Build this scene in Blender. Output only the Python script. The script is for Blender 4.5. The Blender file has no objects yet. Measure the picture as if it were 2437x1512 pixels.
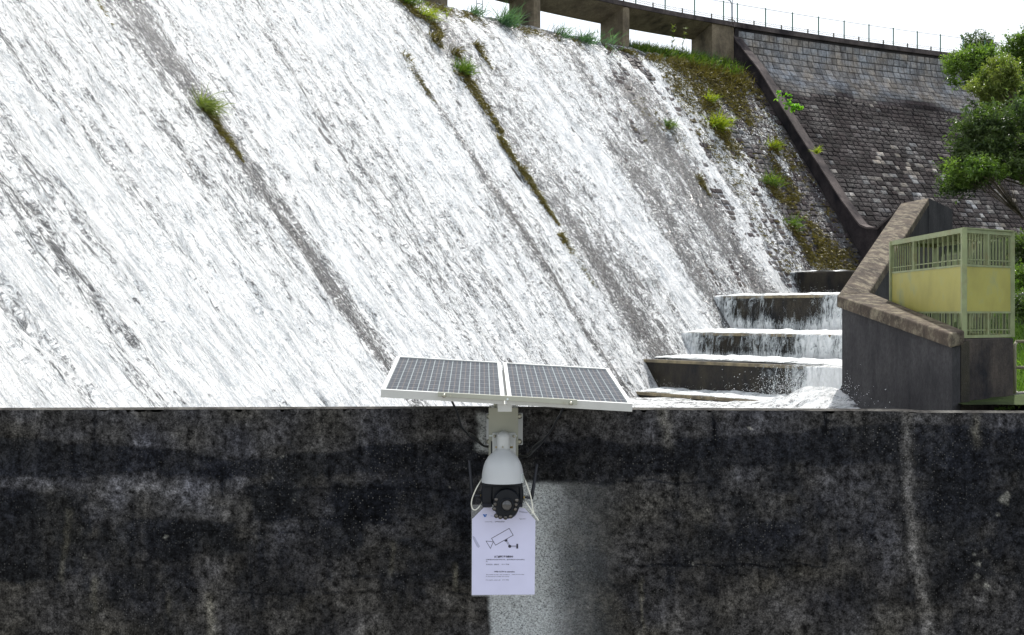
import bpy, math, random
import numpy as np
from mathutils import Vector, Matrix
R = math.radians
scn = bpy.context.scene
C = scn.collection

# ------------------------------------------------------------------ camera
W0, F0, HX, HY = 2437.0, 3350.0, 1218.5, 745.0
cd = bpy.data.cameras.new('camera'); cam = bpy.data.objects.new('camera', cd); C.objects.link(cam)
cd.sensor_width = 36.0; cd.lens = 36.0 * F0 / W0; cd.shift_y = (HY - 756.0) / W0
cd.clip_start = 0.05; cd.clip_end = 6000
cam.location = (0, 0, 0); cam.rotation_euler = (R(90), 0, 0)
scn.camera = cam

# ------------------------------------------------------------------ sky and sun
SUN_EL, SUN_AZ = 57.0, 20.0          # azimuth from +Y (ahead of the camera) towards +X
wd = bpy.data.worlds.new('World'); scn.world = wd; wd.use_nodes = True
nt = wd.node_tree; nt.nodes.clear()
sky = nt.nodes.new('ShaderNodeTexSky'); sky.sky_type = 'NISHITA'; sky.sun_disc = False
sky.sun_elevation = R(SUN_EL); sky.sun_rotation = R(SUN_AZ)
sky.air_density = 1.0; sky.dust_density = 4.0; sky.ozone_density = 1.0
tc = nt.nodes.new('ShaderNodeTexCoord')
mp = nt.nodes.new('ShaderNodeMapping'); mp.inputs['Scale'].default_value = (1, 1, 3)
cl = nt.nodes.new('ShaderNodeTexNoise'); cl.inputs['Scale'].default_value = 2.2; cl.inputs['Detail'].default_value = 6
cr = nt.nodes.new('ShaderNodeMapRange'); cr.inputs[1].default_value = .35; cr.inputs[2].default_value = .62
cr.inputs[3].default_value = .25; cr.inputs[4].default_value = .9
mx = nt.nodes.new('ShaderNodeMixRGB'); mx.inputs[2].default_value = (11.0, 11.6, 12.4, 1)
bg = nt.nodes.new('ShaderNodeBackground'); bg.inputs['Strength'].default_value = 0.12
wo = nt.nodes.new('ShaderNodeOutputWorld')
nt.links.new(tc.outputs['Generated'], mp.inputs[0]); nt.links.new(mp.outputs[0], cl.inputs[0])
nt.links.new(cl.outputs[0], cr.inputs[0]); nt.links.new(cr.outputs[0], mx.inputs[0])
nt.links.new(sky.outputs[0], mx.inputs[1]); nt.links.new(mx.outputs[0], bg.inputs[0]); nt.links.new(bg.outputs[0], wo.inputs[0])

sd = bpy.data.lights.new('sun', 'SUN'); sd.energy = 5.0; sd.angle = R(0.5); sd.color = (1.0, .965, .91)
sun = bpy.data.objects.new('sun', sd); C.objects.link(sun)
sdir = Vector((math.sin(R(SUN_AZ)) * math.cos(R(SUN_EL)), math.cos(R(SUN_AZ)) * math.cos(R(SUN_EL)), math.sin(R(SUN_EL))))
sun.rotation_euler = sdir.to_track_quat('Z', 'Y').to_euler()
sun.location = (0, 0, 60)
scn.view_settings.view_transform = 'Standard'; scn.view_settings.look = 'None'
scn.view_settings.exposure = 0.08; scn.view_settings.gamma = 1
scn.cycles.max_bounces = 6; scn.cycles.transparent_max_bounces = 12

# ------------------------------------------------------------------ helpers
rnd = random.Random(7)
rng = np.random.default_rng(11)
TAB = np.random.default_rng(5).random((256, 256))

def vn(x, y, seed=0):
    x = np.asarray(x, float) + seed * 17.31; y = np.asarray(y, float) + seed * 5.77
    xi = np.floor(x).astype(int); yi = np.floor(y).astype(int)
    fx = x - xi; fy = y - yi; fx = fx * fx * (3 - 2 * fx); fy = fy * fy * (3 - 2 * fy)
    a = TAB[xi % 256, yi % 256]; b = TAB[(xi + 1) % 256, yi % 256]
    c = TAB[xi % 256, (yi + 1) % 256]; d = TAB[(xi + 1) % 256, (yi + 1) % 256]
    return (a * (1 - fx) + b * fx) * (1 - fy) + (c * (1 - fx) + d * fx) * fy

def fbm(x, y, o=4, seed=0):
    s = 0; a = .5; t = 0
    for i in range(o):
        s = s + a * vn(x * 2 ** i, y * 2 ** i, seed + i * 3); t += a; a *= .5
    return s / t

def sst(a, b, x):
    t = np.clip((np.asarray(x, float) - a) / (b - a), 0, 1); return t * t * (3 - 2 * t)

def P(px, py, Y):
    return Vector(((px - HX) / F0 * Y, Y, (HY - py) / F0 * Y))

ORG = {}
def thing(name, loc, label, cat, group=None):
    o = bpy.data.objects.new(name, None); C.objects.link(o); o.location = loc
    o.empty_display_size = .1
    o['label'] = label; o['category'] = cat
    if group: o['group'] = group
    ORG[o.name] = Vector(loc)
    return o

def tag(o, label=None, cat=None, group=None, kind=None):
    if label: o['label'] = label
    if cat: o['category'] = cat
    if group: o['group'] = group
    if kind: o['kind'] = kind
    return o

class MB:
    def __init__(s): s.v = []; s.f = []; s.fa = []
    def add(s, vs, fs, a=0.5):
        n = len(s.v); s.v += [tuple(q) for q in vs]
        for q in fs: s.f.append(tuple(n + i for i in q)); s.fa.append(a)
    def box(s, c, size, M=None):
        hx, hy, hz = [q / 2 for q in size]; c = Vector(c)
        vs = [Vector((x, y, z)) for z in (-hz, hz) for x, y in ((-hx, -hy), (hx, -hy), (hx, hy), (-hx, hy))]
        if M: vs = [M @ q for q in vs]
        s.add([c + q for q in vs], [(3, 2, 1, 0), (4, 5, 6, 7), (0, 1, 5, 4), (1, 2, 6, 5), (2, 3, 7, 6), (3, 0, 4, 7)])
    def prism(s, bot, top):
        n = len(bot); s.add(list(bot) + list(top), [tuple(range(n - 1, -1, -1)), tuple(range(n, 2 * n))] +
                            [(i, (i + 1) % n, n + (i + 1) % n, n + i) for i in range(n)])
    def bar(s, a, b, w, h=None, up=(0, 0, 1)):
        a = Vector(a); b = Vector(b); h = h or w; d = (b - a).normalized()
        u = Vector(up)
        if abs(d.dot(u)) > .95: u = Vector((0, 1, 0))
        x = d.cross(u).normalized() * w / 2; y = x.cross(d).normalized() * h / 2
        s.prism([a - x - y, a + x - y, a + x + y, a - x + y], [b - x - y, b + x - y, b + x + y, b - x + y])
    def tube(s, pts, r, n=8, cap=True):
        pts = [Vector(q) for q in pts]; rs = r if hasattr(r, '__len__') else [r] * len(pts)
        rings = []; pu = None
        for i, p in enumerate(pts):
            d = (pts[min(i + 1, len(pts) - 1)] - pts[max(i - 1, 0)]).normalized()
            if pu is None: pu = Vector((0, 0, 1)) if abs(d.z) < .9 else Vector((1, 0, 0))
            x = d.cross(pu).normalized(); y = x.cross(d).normalized(); pu = y
            rings.append([p + (x * math.cos(t) + y * math.sin(t)) * rs[i] for t in [2 * math.pi * k / n for k in range(n)]])
        vs = [q for rg in rings for q in rg]; fs = []
        for i in range(len(pts) - 1):
            for k in range(n):
                fs.append((i * n + k, i * n + (k + 1) % n, (i + 1) * n + (k + 1) % n, (i + 1) * n + k))
        if cap: fs += [tuple(range(n - 1, -1, -1)), tuple(range((len(pts) - 1) * n, len(pts) * n))]
        s.add(vs, fs)
    def lathe(s, prof, c, axis='Z', n=40, sx=1, sy=1):
        c = Vector(c); vs = []; m = len(prof)
        for k in range(n):
            t = 2 * math.pi * k / n
            for r, z in prof:
                x, y = r * math.cos(t) * sx, r * math.sin(t) * sy
                vs.append(c + (Vector((x, y, z)) if axis == 'Z' else Vector((x, z, y)) if axis == 'Y' else Vector((z, x, y))))
        fs = [(k * m + i, ((k + 1) % n) * m + i, ((k + 1) % n) * m + i + 1, k * m + i + 1) for k in range(n) for i in range(m - 1)]
        s.add(vs, fs)
    def sphere(s, c, r, n=16, m=10, sc=(1, 1, 1)):
        c = Vector(c); vs = []
        for i in range(m + 1):
            p = math.pi * i / m
            for k in range(n):
                t = 2 * math.pi * k / n
                vs.append(c + Vector((r * sc[0] * math.sin(p) * math.cos(t), r * sc[1] * math.sin(p) * math.sin(t), r * sc[2] * math.cos(p))))
        s.add(vs, [(i * n + k, (i + 1) * n + k, (i + 1) * n + (k + 1) % n, i * n + (k + 1) % n) for i in range(m) for k in range(n)])
    def build(s, name, mat, parent=None, org=None, smooth=False, attr=False, bevel=0, autos=None):
        if org is None:
            if parent is not None: org = ORG[parent.name]
            else:
                a = np.array(s.v); org = Vector(((a[:, 0].min() + a[:, 0].max()) / 2, (a[:, 1].min() + a[:, 1].max()) / 2, a[:, 2].min()))
        me = bpy.data.meshes.new(name)
        a = np.array(s.v, float) - np.array(org, float)
        me.from_pydata(a.tolist(), [], s.f); me.validate(); me.update()
        if attr and len(me.polygons) == len(s.fa):
            at = me.attributes.new('tone', 'FLOAT', 'FACE'); at.data.foreach_set('value', np.array(s.fa, np.float32))
        me.materials.append(mat)
        if smooth: me.polygons.foreach_set('use_smooth', [True] * len(me.polygons))
        o = bpy.data.objects.new(name, me); C.objects.link(o)
        if parent is not None: o.parent = parent; ORG[o.name] = Vector(org)
        else: o.location = org; ORG[o.name] = Vector(org)
        if bevel:
            b = o.modifiers.new('bevel', 'BEVEL'); b.width = bevel; b.segments = 2; b.limit_method = 'ANGLE'
        return o

def grid(name, X, Y, Z, mat, uv=None, attrs=None, parent=None, smooth=True, flip=False):
    """a sheet from 2-D arrays of coordinates"""
    n, m = X.shape; org = ORG[parent.name] if parent is not None else Vector((0, 0, 0))
    co = np.stack([X - org[0], Y - org[1], Z - org[2]], -1).reshape(-1, 3)
    i = np.arange(n - 1)[:, None] * m + np.arange(m - 1)[None]
    q = np.stack([i, i + 1, i + m + 1, i + m], -1).reshape(-1, 4)
    if flip: q = q[:, ::-1]
    me = bpy.data.meshes.new(name)
    me.vertices.add(n * m); me.vertices.foreach_set('co', co.astype(np.float32).ravel())
    me.loops.add(q.size); me.loops.foreach_set('vertex_index', q.ravel().astype(np.int32))
    me.polygons.add(len(q)); me.polygons.foreach_set('loop_start', (np.arange(len(q)) * 4).astype(np.int32))
    me.polygons.foreach_set('loop_total', np.full(len(q), 4, np.int32))
    me.update(calc_edges=True)
    if uv is not None:
        u = me.uv_layers.new(name='UVMap'); uu = np.stack([uv[0].ravel(), uv[1].ravel()], -1)[q.ravel()]
        u.data.foreach_set('uv', uu.astype(np.float32).ravel())
    for k, a in (attrs or {}).items():
        if a.ndim == 3:
            at = me.attributes.new(k, 'FLOAT_COLOR', 'POINT')
            c4 = np.concatenate([a.reshape(-1, 3), np.ones((n * m, 1))], 1); at.data.foreach_set('color', c4.astype(np.float32).ravel())
        else:
            at = me.attributes.new(k, 'FLOAT', 'POINT'); at.data.foreach_set('value', a.astype(np.float32).ravel())
    me.polygons.foreach_set('use_smooth', [smooth] * len(q))
    me.materials.append(mat)
    o = bpy.data.objects.new(name, me); C.objects.link(o)
    if parent is not None: o.parent = parent
    ORG[o.name] = Vector(org)
    return o

# ------------------------------------------------------------------ materials
class N:
    """tiny node graph writer"""
    def __init__(s, name):
        s.m = bpy.data.materials.new(name); s.m.use_nodes = True; s.t = s.m.node_tree; s.t.nodes.clear()
        s.out = s.t.nodes.new('ShaderNodeOutputMaterial')
    def n(s, kind, ins=None, **kw):
        q = s.t.nodes.new('ShaderNode' + kind)
        for k, v in kw.items(): setattr(q, k, v)
        for k, v in (ins or {}).items():
            if isinstance(v, bpy.types.NodeSocket): s.t.links.new(v, q.inputs[k])
            else: q.inputs[k].default_value = v
        return q
    def noise(s, vec, scale, detail=4, rough=.55, dist=0):
        return s.n('TexNoise', {'Vector': vec, 'Scale': scale, 'Detail': detail, 'Roughness': rough, 'Distortion': dist}).outputs[0]
    def rng(s, v, a, b, c=0., d=1.):
        return s.n('MapRange', {0: v, 1: a, 2: b, 3: c, 4: d}).outputs[0]
    def math(s, op, a, b=0., c=0.):
        return s.n('Math', {0: a, 1: b, 2: c}, operation=op).outputs[0]
    def mix(s, f, a, b, blend='MIX'):
        return s.n('MixRGB', {0: f, 1: a, 2: b}, blend_type=blend).outputs[0]
    def attr(s, name, out='Fac'):
        return s.n('Attribute', attribute_name=name).outputs[out]
    def map(s, vec, sc=(1, 1, 1), loc=(0, 0, 0)):
        return s.n('Mapping', {'Vector': vec, 'Scale': sc, 'Location': loc}).outputs[0]
    def obj(s): return s.n('TexCoord').outputs['Object']
    def geo(s): return s.n('NewGeometry').outputs['Position']
    def uv(s): return s.n('UVMap').outputs[0]
    def bump(s, h, strength, dist, nrm=None):
        d = {'Height': h, 'Strength': strength, 'Distance': dist}
        if nrm is not None: d['Normal'] = nrm
        return s.n('Bump', d).outputs[0]
    def pbr(s, col, rough=.6, metal=0., nrm=None, spec=.5, **kw):
        d = {'Base Color': col, 'Roughness': rough, 'Metallic': metal, 'Specular IOR Level': spec}
        if nrm is not None: d['Normal'] = nrm
        d.update(kw)
        return s.n('BsdfPrincipled', d).outputs[0]
    def end(s, sh): s.t.links.new(sh, s.out.inputs[0]); return s.m

def c4(*c): return (c[0], c[1], c[2], 1)

def mat_plain(name, col, rough=.5, metal=0., var=.15, scale=8., bump=.1, spec=.5, dirt=None, dscale=3.):
    g = N(name); p = g.geo()
    a = g.noise(p, scale, 5)
    k = g.rng(a, .3, .7, 1 - var, 1 + var)
    cc = g.mix(1, c4(*col), k, 'MULTIPLY')
    if dirt:
        b = g.rng(g.noise(p, dscale, 7, .65), .52, .68)
        cc = g.mix(b, cc, c4(*dirt))
    return g.end(g.pbr(cc, rough, metal, g.bump(g.noise(p, scale * 6, 3), bump, .002), spec))

def mat_concrete(name, light, dark, rough=.85, scale=1.2, streak=True, thr=(.42, .6), b=.5, spec=.10, mottle=None):
    g = N(name); p = g.geo()
    a = g.noise(p, scale, 8, .65)
    st = g.noise(g.map(p, (2.2, 2.2, .5)), scale * 1.3, 7, .65)
    v = g.math('ADD', g.math('MULTIPLY', a, .65), g.math('MULTIPLY', st, .35)) if streak else a
    m = g.rng(v, *thr)
    fine = g.noise(p, scale * 16, 5, .7)
    cc = g.mix(m, c4(*light), c4(*dark))
    cc = g.mix(1, cc, g.rng(fine, .3, .7, .65, 1.35), 'MULTIPLY')
    if mottle:
        l = g.rng(g.noise(g.map(p, (1, .8, 1)), scale * 3.0, 9, .75), .47, .66)
        cc = g.mix(l, cc, c4(*mottle))
    return g.end(g.pbr(cc, rough, 0, g.bump(fine, b, .03), spec))

def mat_leaf(name, c1, c2, trans=.35, rough=.45):
    g = N(name); t = g.attr('tone')
    cc = g.mix(t, c4(*c1), c4(*c2))
    pb = g.pbr(cc, rough, 0, None, .35)
    tr = g.n('BsdfTranslucent', {0: g.mix(1, cc, (1.6, 1.9, .7, 1), 'MULTIPLY')}).outputs[0]
    return g.end(g.n('MixShader', {0: trans, 1: pb, 2: tr}).outputs[0])

def mat_wall():
    g = N('weathered_wall_concrete'); p = g.geo()
    base = g.attr('stain', 'Color')
    f1 = g.noise(p, 38, 8, .75); f2 = g.noise(g.map(p, (5, 5, 1.2)), 4, 7, .65)
    f3 = g.noise(p, 9, 8, .7)
    f4 = g.noise(p, 150, 4, .85)
    cc = g.mix(1, base, g.rng(f1, .38, .62, .2, 2.0), 'MULTIPLY')
    cc = g.mix(1, cc, g.rng(f4, .36, .66, .25, 1.9), 'MULTIPLY')
    cc = g.mix(1, cc, g.rng(f3, .35, .66, .66, 1.4), 'MULTIPLY')
    cc = g.mix(1, cc, g.rng(f2, .3, .7, .7, 1.35), 'MULTIPLY')
    vo = g.n('TexVoronoi', {'Vector': p, 'Scale': 130.}, feature='F1')
    sp = g.rng(g.math('ADD', vo.outputs['Distance'], g.math('MULTIPLY', g.math('SUBTRACT', f4, .5), .7)), .10, .36, 1, 0)
    sel = g.rng(g.n('SeparateColor', {0: vo.outputs['Color']}).outputs[0], .68, .78)
    zone = g.rng(g.noise(p, 3.2, 5), .42, .62, .15, 1)
    sp = g.math('MULTIPLY', g.math('MULTIPLY', sp, sel), g.math('MULTIPLY', zone, g.attr('speck')))
    cc = g.mix(sp, cc, (.22, .215, .20, 1))
    h = g.math('ADD', f1, g.math('MULTIPLY', sp, .6))
    # pale patch mixed into the wall colour, broken up by grain
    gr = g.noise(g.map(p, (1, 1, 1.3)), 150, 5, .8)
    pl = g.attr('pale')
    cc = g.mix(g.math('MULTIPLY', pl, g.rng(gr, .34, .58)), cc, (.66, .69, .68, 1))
    nb = g.bump(h, .8, .006)
    nb = g.bump(gr, .5, .004, nb)
    return g.end(g.pbr(cc, .8, 0, nb, .07))

def mat_water(name='falling_water', us=1., vs=1.):
    """white water: foam over a dark wet bed with wave shading put into its colour; UV = metres along the crest, metres down the slope"""
    g = N(name); uv = g.uv()
    w1 = g.noise(g.map(uv, (1.3 * us, .5 * vs, 1)), 1., 3)
    off = g.n('CombineXYZ', {0: g.math('MULTIPLY', g.math('SUBTRACT', w1, .5), 1.0)}).outputs[0]
    q = g.n('VectorMath', {0: uv, 1: off}, operation='ADD').outputs[0]
    n1 = g.noise(g.map(q, (7.0 * us, 4.6 * vs, 1)), 1., 6, .68, .9)
    n2 = g.noise(g.map(q, (1.5 * us, .25 * vs, 1), (3, 7, 0)), 1., 4, .55)
    n3 = g.noise(g.map(q, (17 * us, 11 * vs, 1), (11, 2, 0)), 1., 5, .8, .6)
    n4 = g.noise(g.map(q, (2.7 * us, 1.3 * vs, 1), (1, 9, 0)), 1., 6, .65, .7)
    v = g.math('ADD', g.math('MULTIPLY', n1, .34), g.math('MULTIPLY', n2, .10))
    v = g.math('ADD', v, g.math('MULTIPLY', n3, .34))
    v = g.math('ADD', v, g.math('MULTIPLY', n4, .22))
    d = g.attr('foam')                                     # 0 bare .. 1 all white
    v = g.math('ADD', v, g.math('MULTIPLY', g.math('SUBTRACT', d, .5), .40))
    m = g.rng(v, .455, .508)
    bed = g.mix(g.rng(n4, .35, .65), (.07, .074, .078, 1), (.31, .32, .325, 1))  # grey flecks: bed showing through, plus wave shading put into the colour
    bed = g.mix(g.rng(d, .3, .5), g.mix(g.rng(n3, .42, .58), (.018, .017, .017, 1), (.24, .235, .23, 1)), bed)
    fo = g.mix(g.rng(g.math('ADD', g.math('MULTIPLY', n4, .5), g.math('MULTIPLY', n3, .5)), .41, .53), (.47, .51, .54, 1), (.94, .95, .95, 1))
    cc = g.mix(m, bed, fo)
    rough = g.rng(m, 0, 1, .2, .75)
    hh = g.math('ADD', g.math('MULTIPLY', n1, .7), g.math('MULTIPLY', n4, 1.0))
    nb = g.bump(n3, 1.0, .05, g.bump(hh, 1.0, .16))
    sh = g.pbr(cc, rough, 0, nb, .4)
    a = g.rng(g.math('ADD', v, g.attr('cover')), .98, 1.04)
    sh = g.n('MixShader', {0: a, 1: g.n('BsdfTransparent').outputs[0], 2: sh}).outputs[0]
    return g.end(sh)

def mat_veil():
    """thin lacy curtains over dark steps"""
    g = N('cascade_veil'); uv = g.uv(); d = g.attr('foam')
    w1 = g.noise(g.map(uv, (2., 1., 1)), 1., 4)
    off = g.n('CombineXYZ', {0: g.math('MULTIPLY', g.math('SUBTRACT', w1, .5), .5)}).outputs[0]
    q = g.n('VectorMath', {0: uv, 1: off}, operation='ADD').outputs[0]
    a1 = g.noise(g.map(q, (5.5, 1.6, 1)), 1., 5, .6, .6); a2 = g.noise(g.map(q, (13, 5, 1), (4, 4, 0)), 1., 5, .75, .5); a3 = g.noise(g.map(q, (2.2, .5, 1), (8, 1, 0)), 1., 4, .6)
    rid = g.math('SUBTRACT', 1., g.math('ABSOLUTE', g.math('MULTIPLY', g.math('SUBTRACT', a1, .5), 5.)))
    rid2 = g.math('SUBTRACT', 1., g.math('ABSOLUTE', g.math('MULTIPLY', g.math('SUBTRACT', a2, .5), 4.)))
    v = g.math('ADD', g.math('MULTIPLY', rid, .30), g.math('ADD', g.math('MULTIPLY', rid2, .30), g.math('MULTIPLY', a2, .55)))
    v = g.math('ADD', v, g.math('MULTIPLY', g.math('SUBTRACT', a3, .5), .9))
    v = g.math('ADD', v, g.math('MULTIPLY', g.math('SUBTRACT', d, .5), 1.5))
    al = g.rng(v, .66, 1.05)
    cc = g.mix(g.rng(v, .75, 1.25), (.44, .49, .51, 1), (.90, .92, .92, 1))
    nb = g.bump(a2, 1., .05, g.bump(a1, 1., .14))
    sh = g.pbr(cc, .45, 0, nb, .4)
    return g.end(g.n('MixShader', {0: al, 1: g.n('BsdfTransparent').outputs[0], 2: sh}).outputs[0])

def mat_blocks(name, wet=.5, ns=1.):
    """stone blocks; per-face 'tone' = albedo"""
    g = N(name); p = g.geo(); t = g.attr('tone')
    f = g.noise(p, 5, 7, .7)
    hue = g.mix(g.rng(g.noise(p, .8, 4), .35, .65), (1.06, .93, .80, 1), (.92, .96, 1.03, 1))
    hue = g.mix(g.rng(t, .03, .12), (1.18, .88, .90, 1), hue)
    cc = g.mix(1, hue, t, 'MULTIPLY')
    cc = g.mix(1, cc, g.rng(f, .3, .7, .5, 1.5), 'MULTIPLY')
    fall = g.noise(g.map(p, (2.2, .4, .4)), 1.0, 7, .65)
    cc = g.mix(g.rng(fall, .5, .62, 0, .6), cc, g.mix(1, cc, (.45, .42, .42, 1), 'MULTIPLY'))
    w = g.rng(g.noise(p, .55, 5), .42, .6)
    ro = g.rng(w, 0, 1, .85, .85 - wet * .62)
    return g.end(g.pbr(cc, ro, 0, g.bump(f, .9, .09), .15))

M = {}
M['wall'] = mat_wall()
M['water'] = mat_water()
M['veil'] = mat_veil()
M['pool'] = mat_water('pool_foam', us=.7, vs=1.4)
M['blocks'] = mat_blocks('masonry_blocks', .55)
M['wet_blocks'] = mat_blocks('wet_masonry', 1.0)
M['mortar'] = mat_concrete('dark_mortar', (.05, .045, .045), (.02, .018, .02), scale=.8)
M['wet_mortar'] = mat_concrete('wet_mortar', (.055, .05, .045), (.02, .02, .02), rough=.3, spec=.6)
M['divider'] = mat_concrete('stained_divider', (.055, .046, .047), (.015, .014, .017), scale=.5, b=.3)
M['bridge'] = mat_concrete('bridge_concrete', (.22, .18, .125), (.06, .05, .04), scale=.7, thr=(.46, .64))
M['bridge_edge'] = mat_concrete('bridge_edge', (.12, .10, .095), (.035, .03, .032), scale=.8)
M['wing'] = mat_concrete('wing_wall_concrete', (.066, .064, .066), (.019, .019, .022), scale=.55, thr=(.34, .66))
M['plinth'] = mat_concrete('plinth_concrete', (.095, .078, .068), (.022, .022, .026), scale=.9, thr=(.38, .62))
M['coping'] = mat_concrete('mottled_coping', (.095, .075, .058), (.045, .036, .03), scale=.9, streak=False, mottle=(.24, .21, .15))  # paler blotches over the brown
M['step'] = mat_concrete('wet_step_concrete', (.038, .032, .022), (.008, .008, .010), rough=.45, scale=.8, spec=.2)
M['lip'] = mat_concrete('step_lip', (.26, .21, .12), (.10, .08, .05), rough=.45, scale=1.5, spec=.5)
M['ground'] = mat_concrete('earth_ground', (.045, .065, .02), (.018, .026, .01), scale=.6, streak=False)
M['path'] = mat_plain('pale_path', (.27, .26, .24), .9, scale=1.5)
M['cage'] = mat_plain('yellow_green_paint', (.38, .345, .075), .5, var=.16, scale=1.1, dirt=(.28, .30, .13), dscale=1.1)
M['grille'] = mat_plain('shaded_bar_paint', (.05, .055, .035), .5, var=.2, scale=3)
M['cage_frame'] = mat_plain('faded_green_paint', (.25, .285, .14), .5, var=.2, scale=3, dirt=(.22, .20, .09), dscale=2.2)
M['post'] = mat_plain('green_post_paint', (.06, .16, .11), .5, var=.25)
M['wire'] = mat_plain('rusty_wire', (.14, .13, .10), .6)
M['grey_pipe'] = mat_plain('galvanised_pipe', (.42, .44, .46), .4, .4)
M['black_pipe'] = mat_plain('black_pipe', (.02, .022, .026), .35)
M['tan_rail'] = mat_plain('tan_railing_paint', (.33, .31, .22), .5)
M['alu'] = mat_plain('aluminium_frame', (.56, .57, .55), .42, .3, var=.06, scale=20)
M['cream'] = mat_plain('cream_powder_coat', (.40, .405, .33), .45, var=.06, scale=9, spec=.4)
M['white_plastic'] = mat_plain('white_plastic', (.52, .54, .55), .38, var=.03, scale=14)
M['neck'] = mat_plain('white_painted_neck', (.55, .57, .56), .4, var=.04, scale=14)
M['black_plastic'] = mat_plain('black_plastic', (.007, .009, .013), .4, var=.2, scale=14, spec=.25)
M['antenna'] = mat_plain('antenna_rubber', (.014, .017, .026), .45)
M['cable'] = mat_plain('black_cable', (.008, .009, .012), .4)
M['brass'] = mat_plain('brass', (.55, .40, .16), .3, .9)
M['steel'] = mat_plain('screw_steel', (.45, .44, .36), .3, .9, var=.3, scale=60)
M['lens'] = mat_plain('lens_glass', (.045, .043, .042), .08, var=.4, scale=60, spec=.9)
M['led'] = mat_plain('lamp_reflector', (.11, .10, .09), .15, .5, var=.6, scale=120)
M['paper'] = mat_plain('notice_paper', (.66, .665, .86), .35, var=.035, scale=14, bump=.02)
M['laminate'] = None
M['ink'] = mat_plain('black_ink', (.03, .028, .05), .6)
M['blue_ink'] = mat_plain('blue_ink', (.02, .14, .46), .5)
M['tie'] = mat_plain('nylon_tie', (.72, .71, .62), .4)
M['sticker'] = mat_plain('white_sticker', (.72, .78, .76), .5)
M['bark'] = mat_concrete('bark', (.16, .13, .10), (.06, .05, .04), scale=4)
g = N('clear_laminate')
M['laminate'] = g.end(g.n('MixShader', {0: .16, 1: g.n('BsdfTransparent').outputs[0], 2: g.pbr((.7, .72, .72, 1), .15)}).outputs[0])

LEAF = {
 'grass': mat_leaf('grass_blades', (.035, .085, .012), (.15, .20, .035), .35),
 'yellow': mat_leaf('yellow_green_blades', (.09, .14, .015), (.33, .34, .03), .45),
 'bright': mat_leaf('bright_leaf', (.10, .24, .02), (.26, .46, .05), .5),
 'moss': mat_leaf('wet_moss', (.055, .046, .013), (.21, .165, .04), .18),
 'dark': mat_leaf('dark_leaf', (.025, .05, .018), (.115, .155, .055), .36, .42),
 'mid': mat_leaf('mid_leaf', (.045, .09, .02), (.17, .24, .055), .4, .35),
 'olive': mat_leaf('olive_leaf', (.09, .13, .035), (.24, .26, .07), .35, .4),
 'bank': mat_leaf('bank_grass_blades', (.05, .10, .018), (.16, .25, .05), .4),
 'blue': mat_leaf('bluish_grass', (.05, .11, .07), (.13, .22, .13), .3),
}

# panel cell material: uv 0..1 over one panel
def mat_cells():
    g = N('solar_cells'); uv = g.uv()
    xy = g.n('SeparateXYZ', {0: uv}).outputs
    def line(c, n, w):
        f = g.math('FRACT', g.math('MULTIPLY', c, n)); d = g.math('ABSOLUTE', g.math('SUBTRACT', f, .5))
        return g.rng(d, .5 - w, .5 - w * .55, 0, 1)
    a = line(xy[0], 11, .055); b = line(xy[1], 9, .05)
    bus = line(g.math('ADD', xy[0], .5 / 11), 11, .035); mid = line(g.math('ADD', xy[1], .5 / 9), 9, .03)
    n = g.noise(g.map(uv, (30, 30, 1)), 1., 5, .7)
    cc = g.mix(g.rng(n, .35, .7), (.004, .007, .013, 1), (.018, .025, .037, 1))
    cc = g.mix(g.math('MULTIPLY', mid, .22), cc, (.42, .44, .46, 1))
    cc = g.mix(g.math('MULTIPLY', bus, .26), cc, (.50, .36, .25, 1))
    cc = g.mix(g.math('MULTIPLY', b, .28), cc, (.60, .62, .64, 1))
    cc = g.mix(g.math('MULTIPLY', a, .38), cc, (.58, .66, .64, 1))
    dust = g.rng(g.noise(g.map(uv, (5, 9, 1)), 1., 7, .7), .45, .75, 0, .10)
    cc = g.mix(dust, cc, (.42, .43, .42, 1))
    return g.end(g.pbr(cc, .3, 0, g.bump(n, .05, .001), .06))
M['cells'] = mat_cells()

# ------------------------------------------------------------------ the dam's plan: an arc, s = metres along the crest
TH0 = .6101
def head(s): return TH0 - np.where(s < 0, s / 68.4, s / 170.)
_s = np.arange(-100, 70, .02); _h = head(_s)
_x = np.cumsum(np.cos(_h)) * .02; _y = np.cumsum(np.sin(_h)) * .02
_i0 = np.argmin(abs(_s)); _x += 12.4 - _x[_i0]; _y += 78.5 - _y[_i0]
def DAM(s, off):
    s = np.asarray(s, float)
    x = np.interp(s, _s, _x); y = np.interp(s, _s, _y); h = np.interp(s, _s, _h)
    return x + np.sin(h) * off, y - np.cos(h) * off
def normal(s):
    h = float(np.interp(s, _s, _h)); return Vector((math.sin(h), -math.cos(h), 0))
K = .752
# profiles: (offset, z), resampled by length
def resample(pts, step):
    p = np.array(pts, float); d = np.r_[0, np.cumsum(np.hypot(*np.diff(p, axis=0).T))]
    l = np.arange(0, d[-1], step); return np.interp(l, d, p[:, 0]), np.interp(l, d, p[:, 1]), l
SPILL = [(-2.6, 12.6), (-2.2, 13.3), (-1.6, 13.7), (-.8, 13.86), (0, 13.80), (.6, 13.55), (1.15, 13.1), (1.7, 12.6)] + [(K * (15 - z), z) for z in (12., 10, 8, 6, 4, 2, 0, -2, -4)]
def spill_at(z):
    p = np.array(SPILL[3:]); return float(np.interp(-z, -p[:, 1], p[:, 0]))
SLN = Vector((math.sin(math.atan(1 / K)), 0, math.cos(math.atan(1 / K))))   # slope normal: (out, -, up)
def spill_point(s, z, lift=0.):
    x, y = DAM(s, spill_at(z) + lift * .8); return Vector((float(x), float(y), z + lift * .6))
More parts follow.
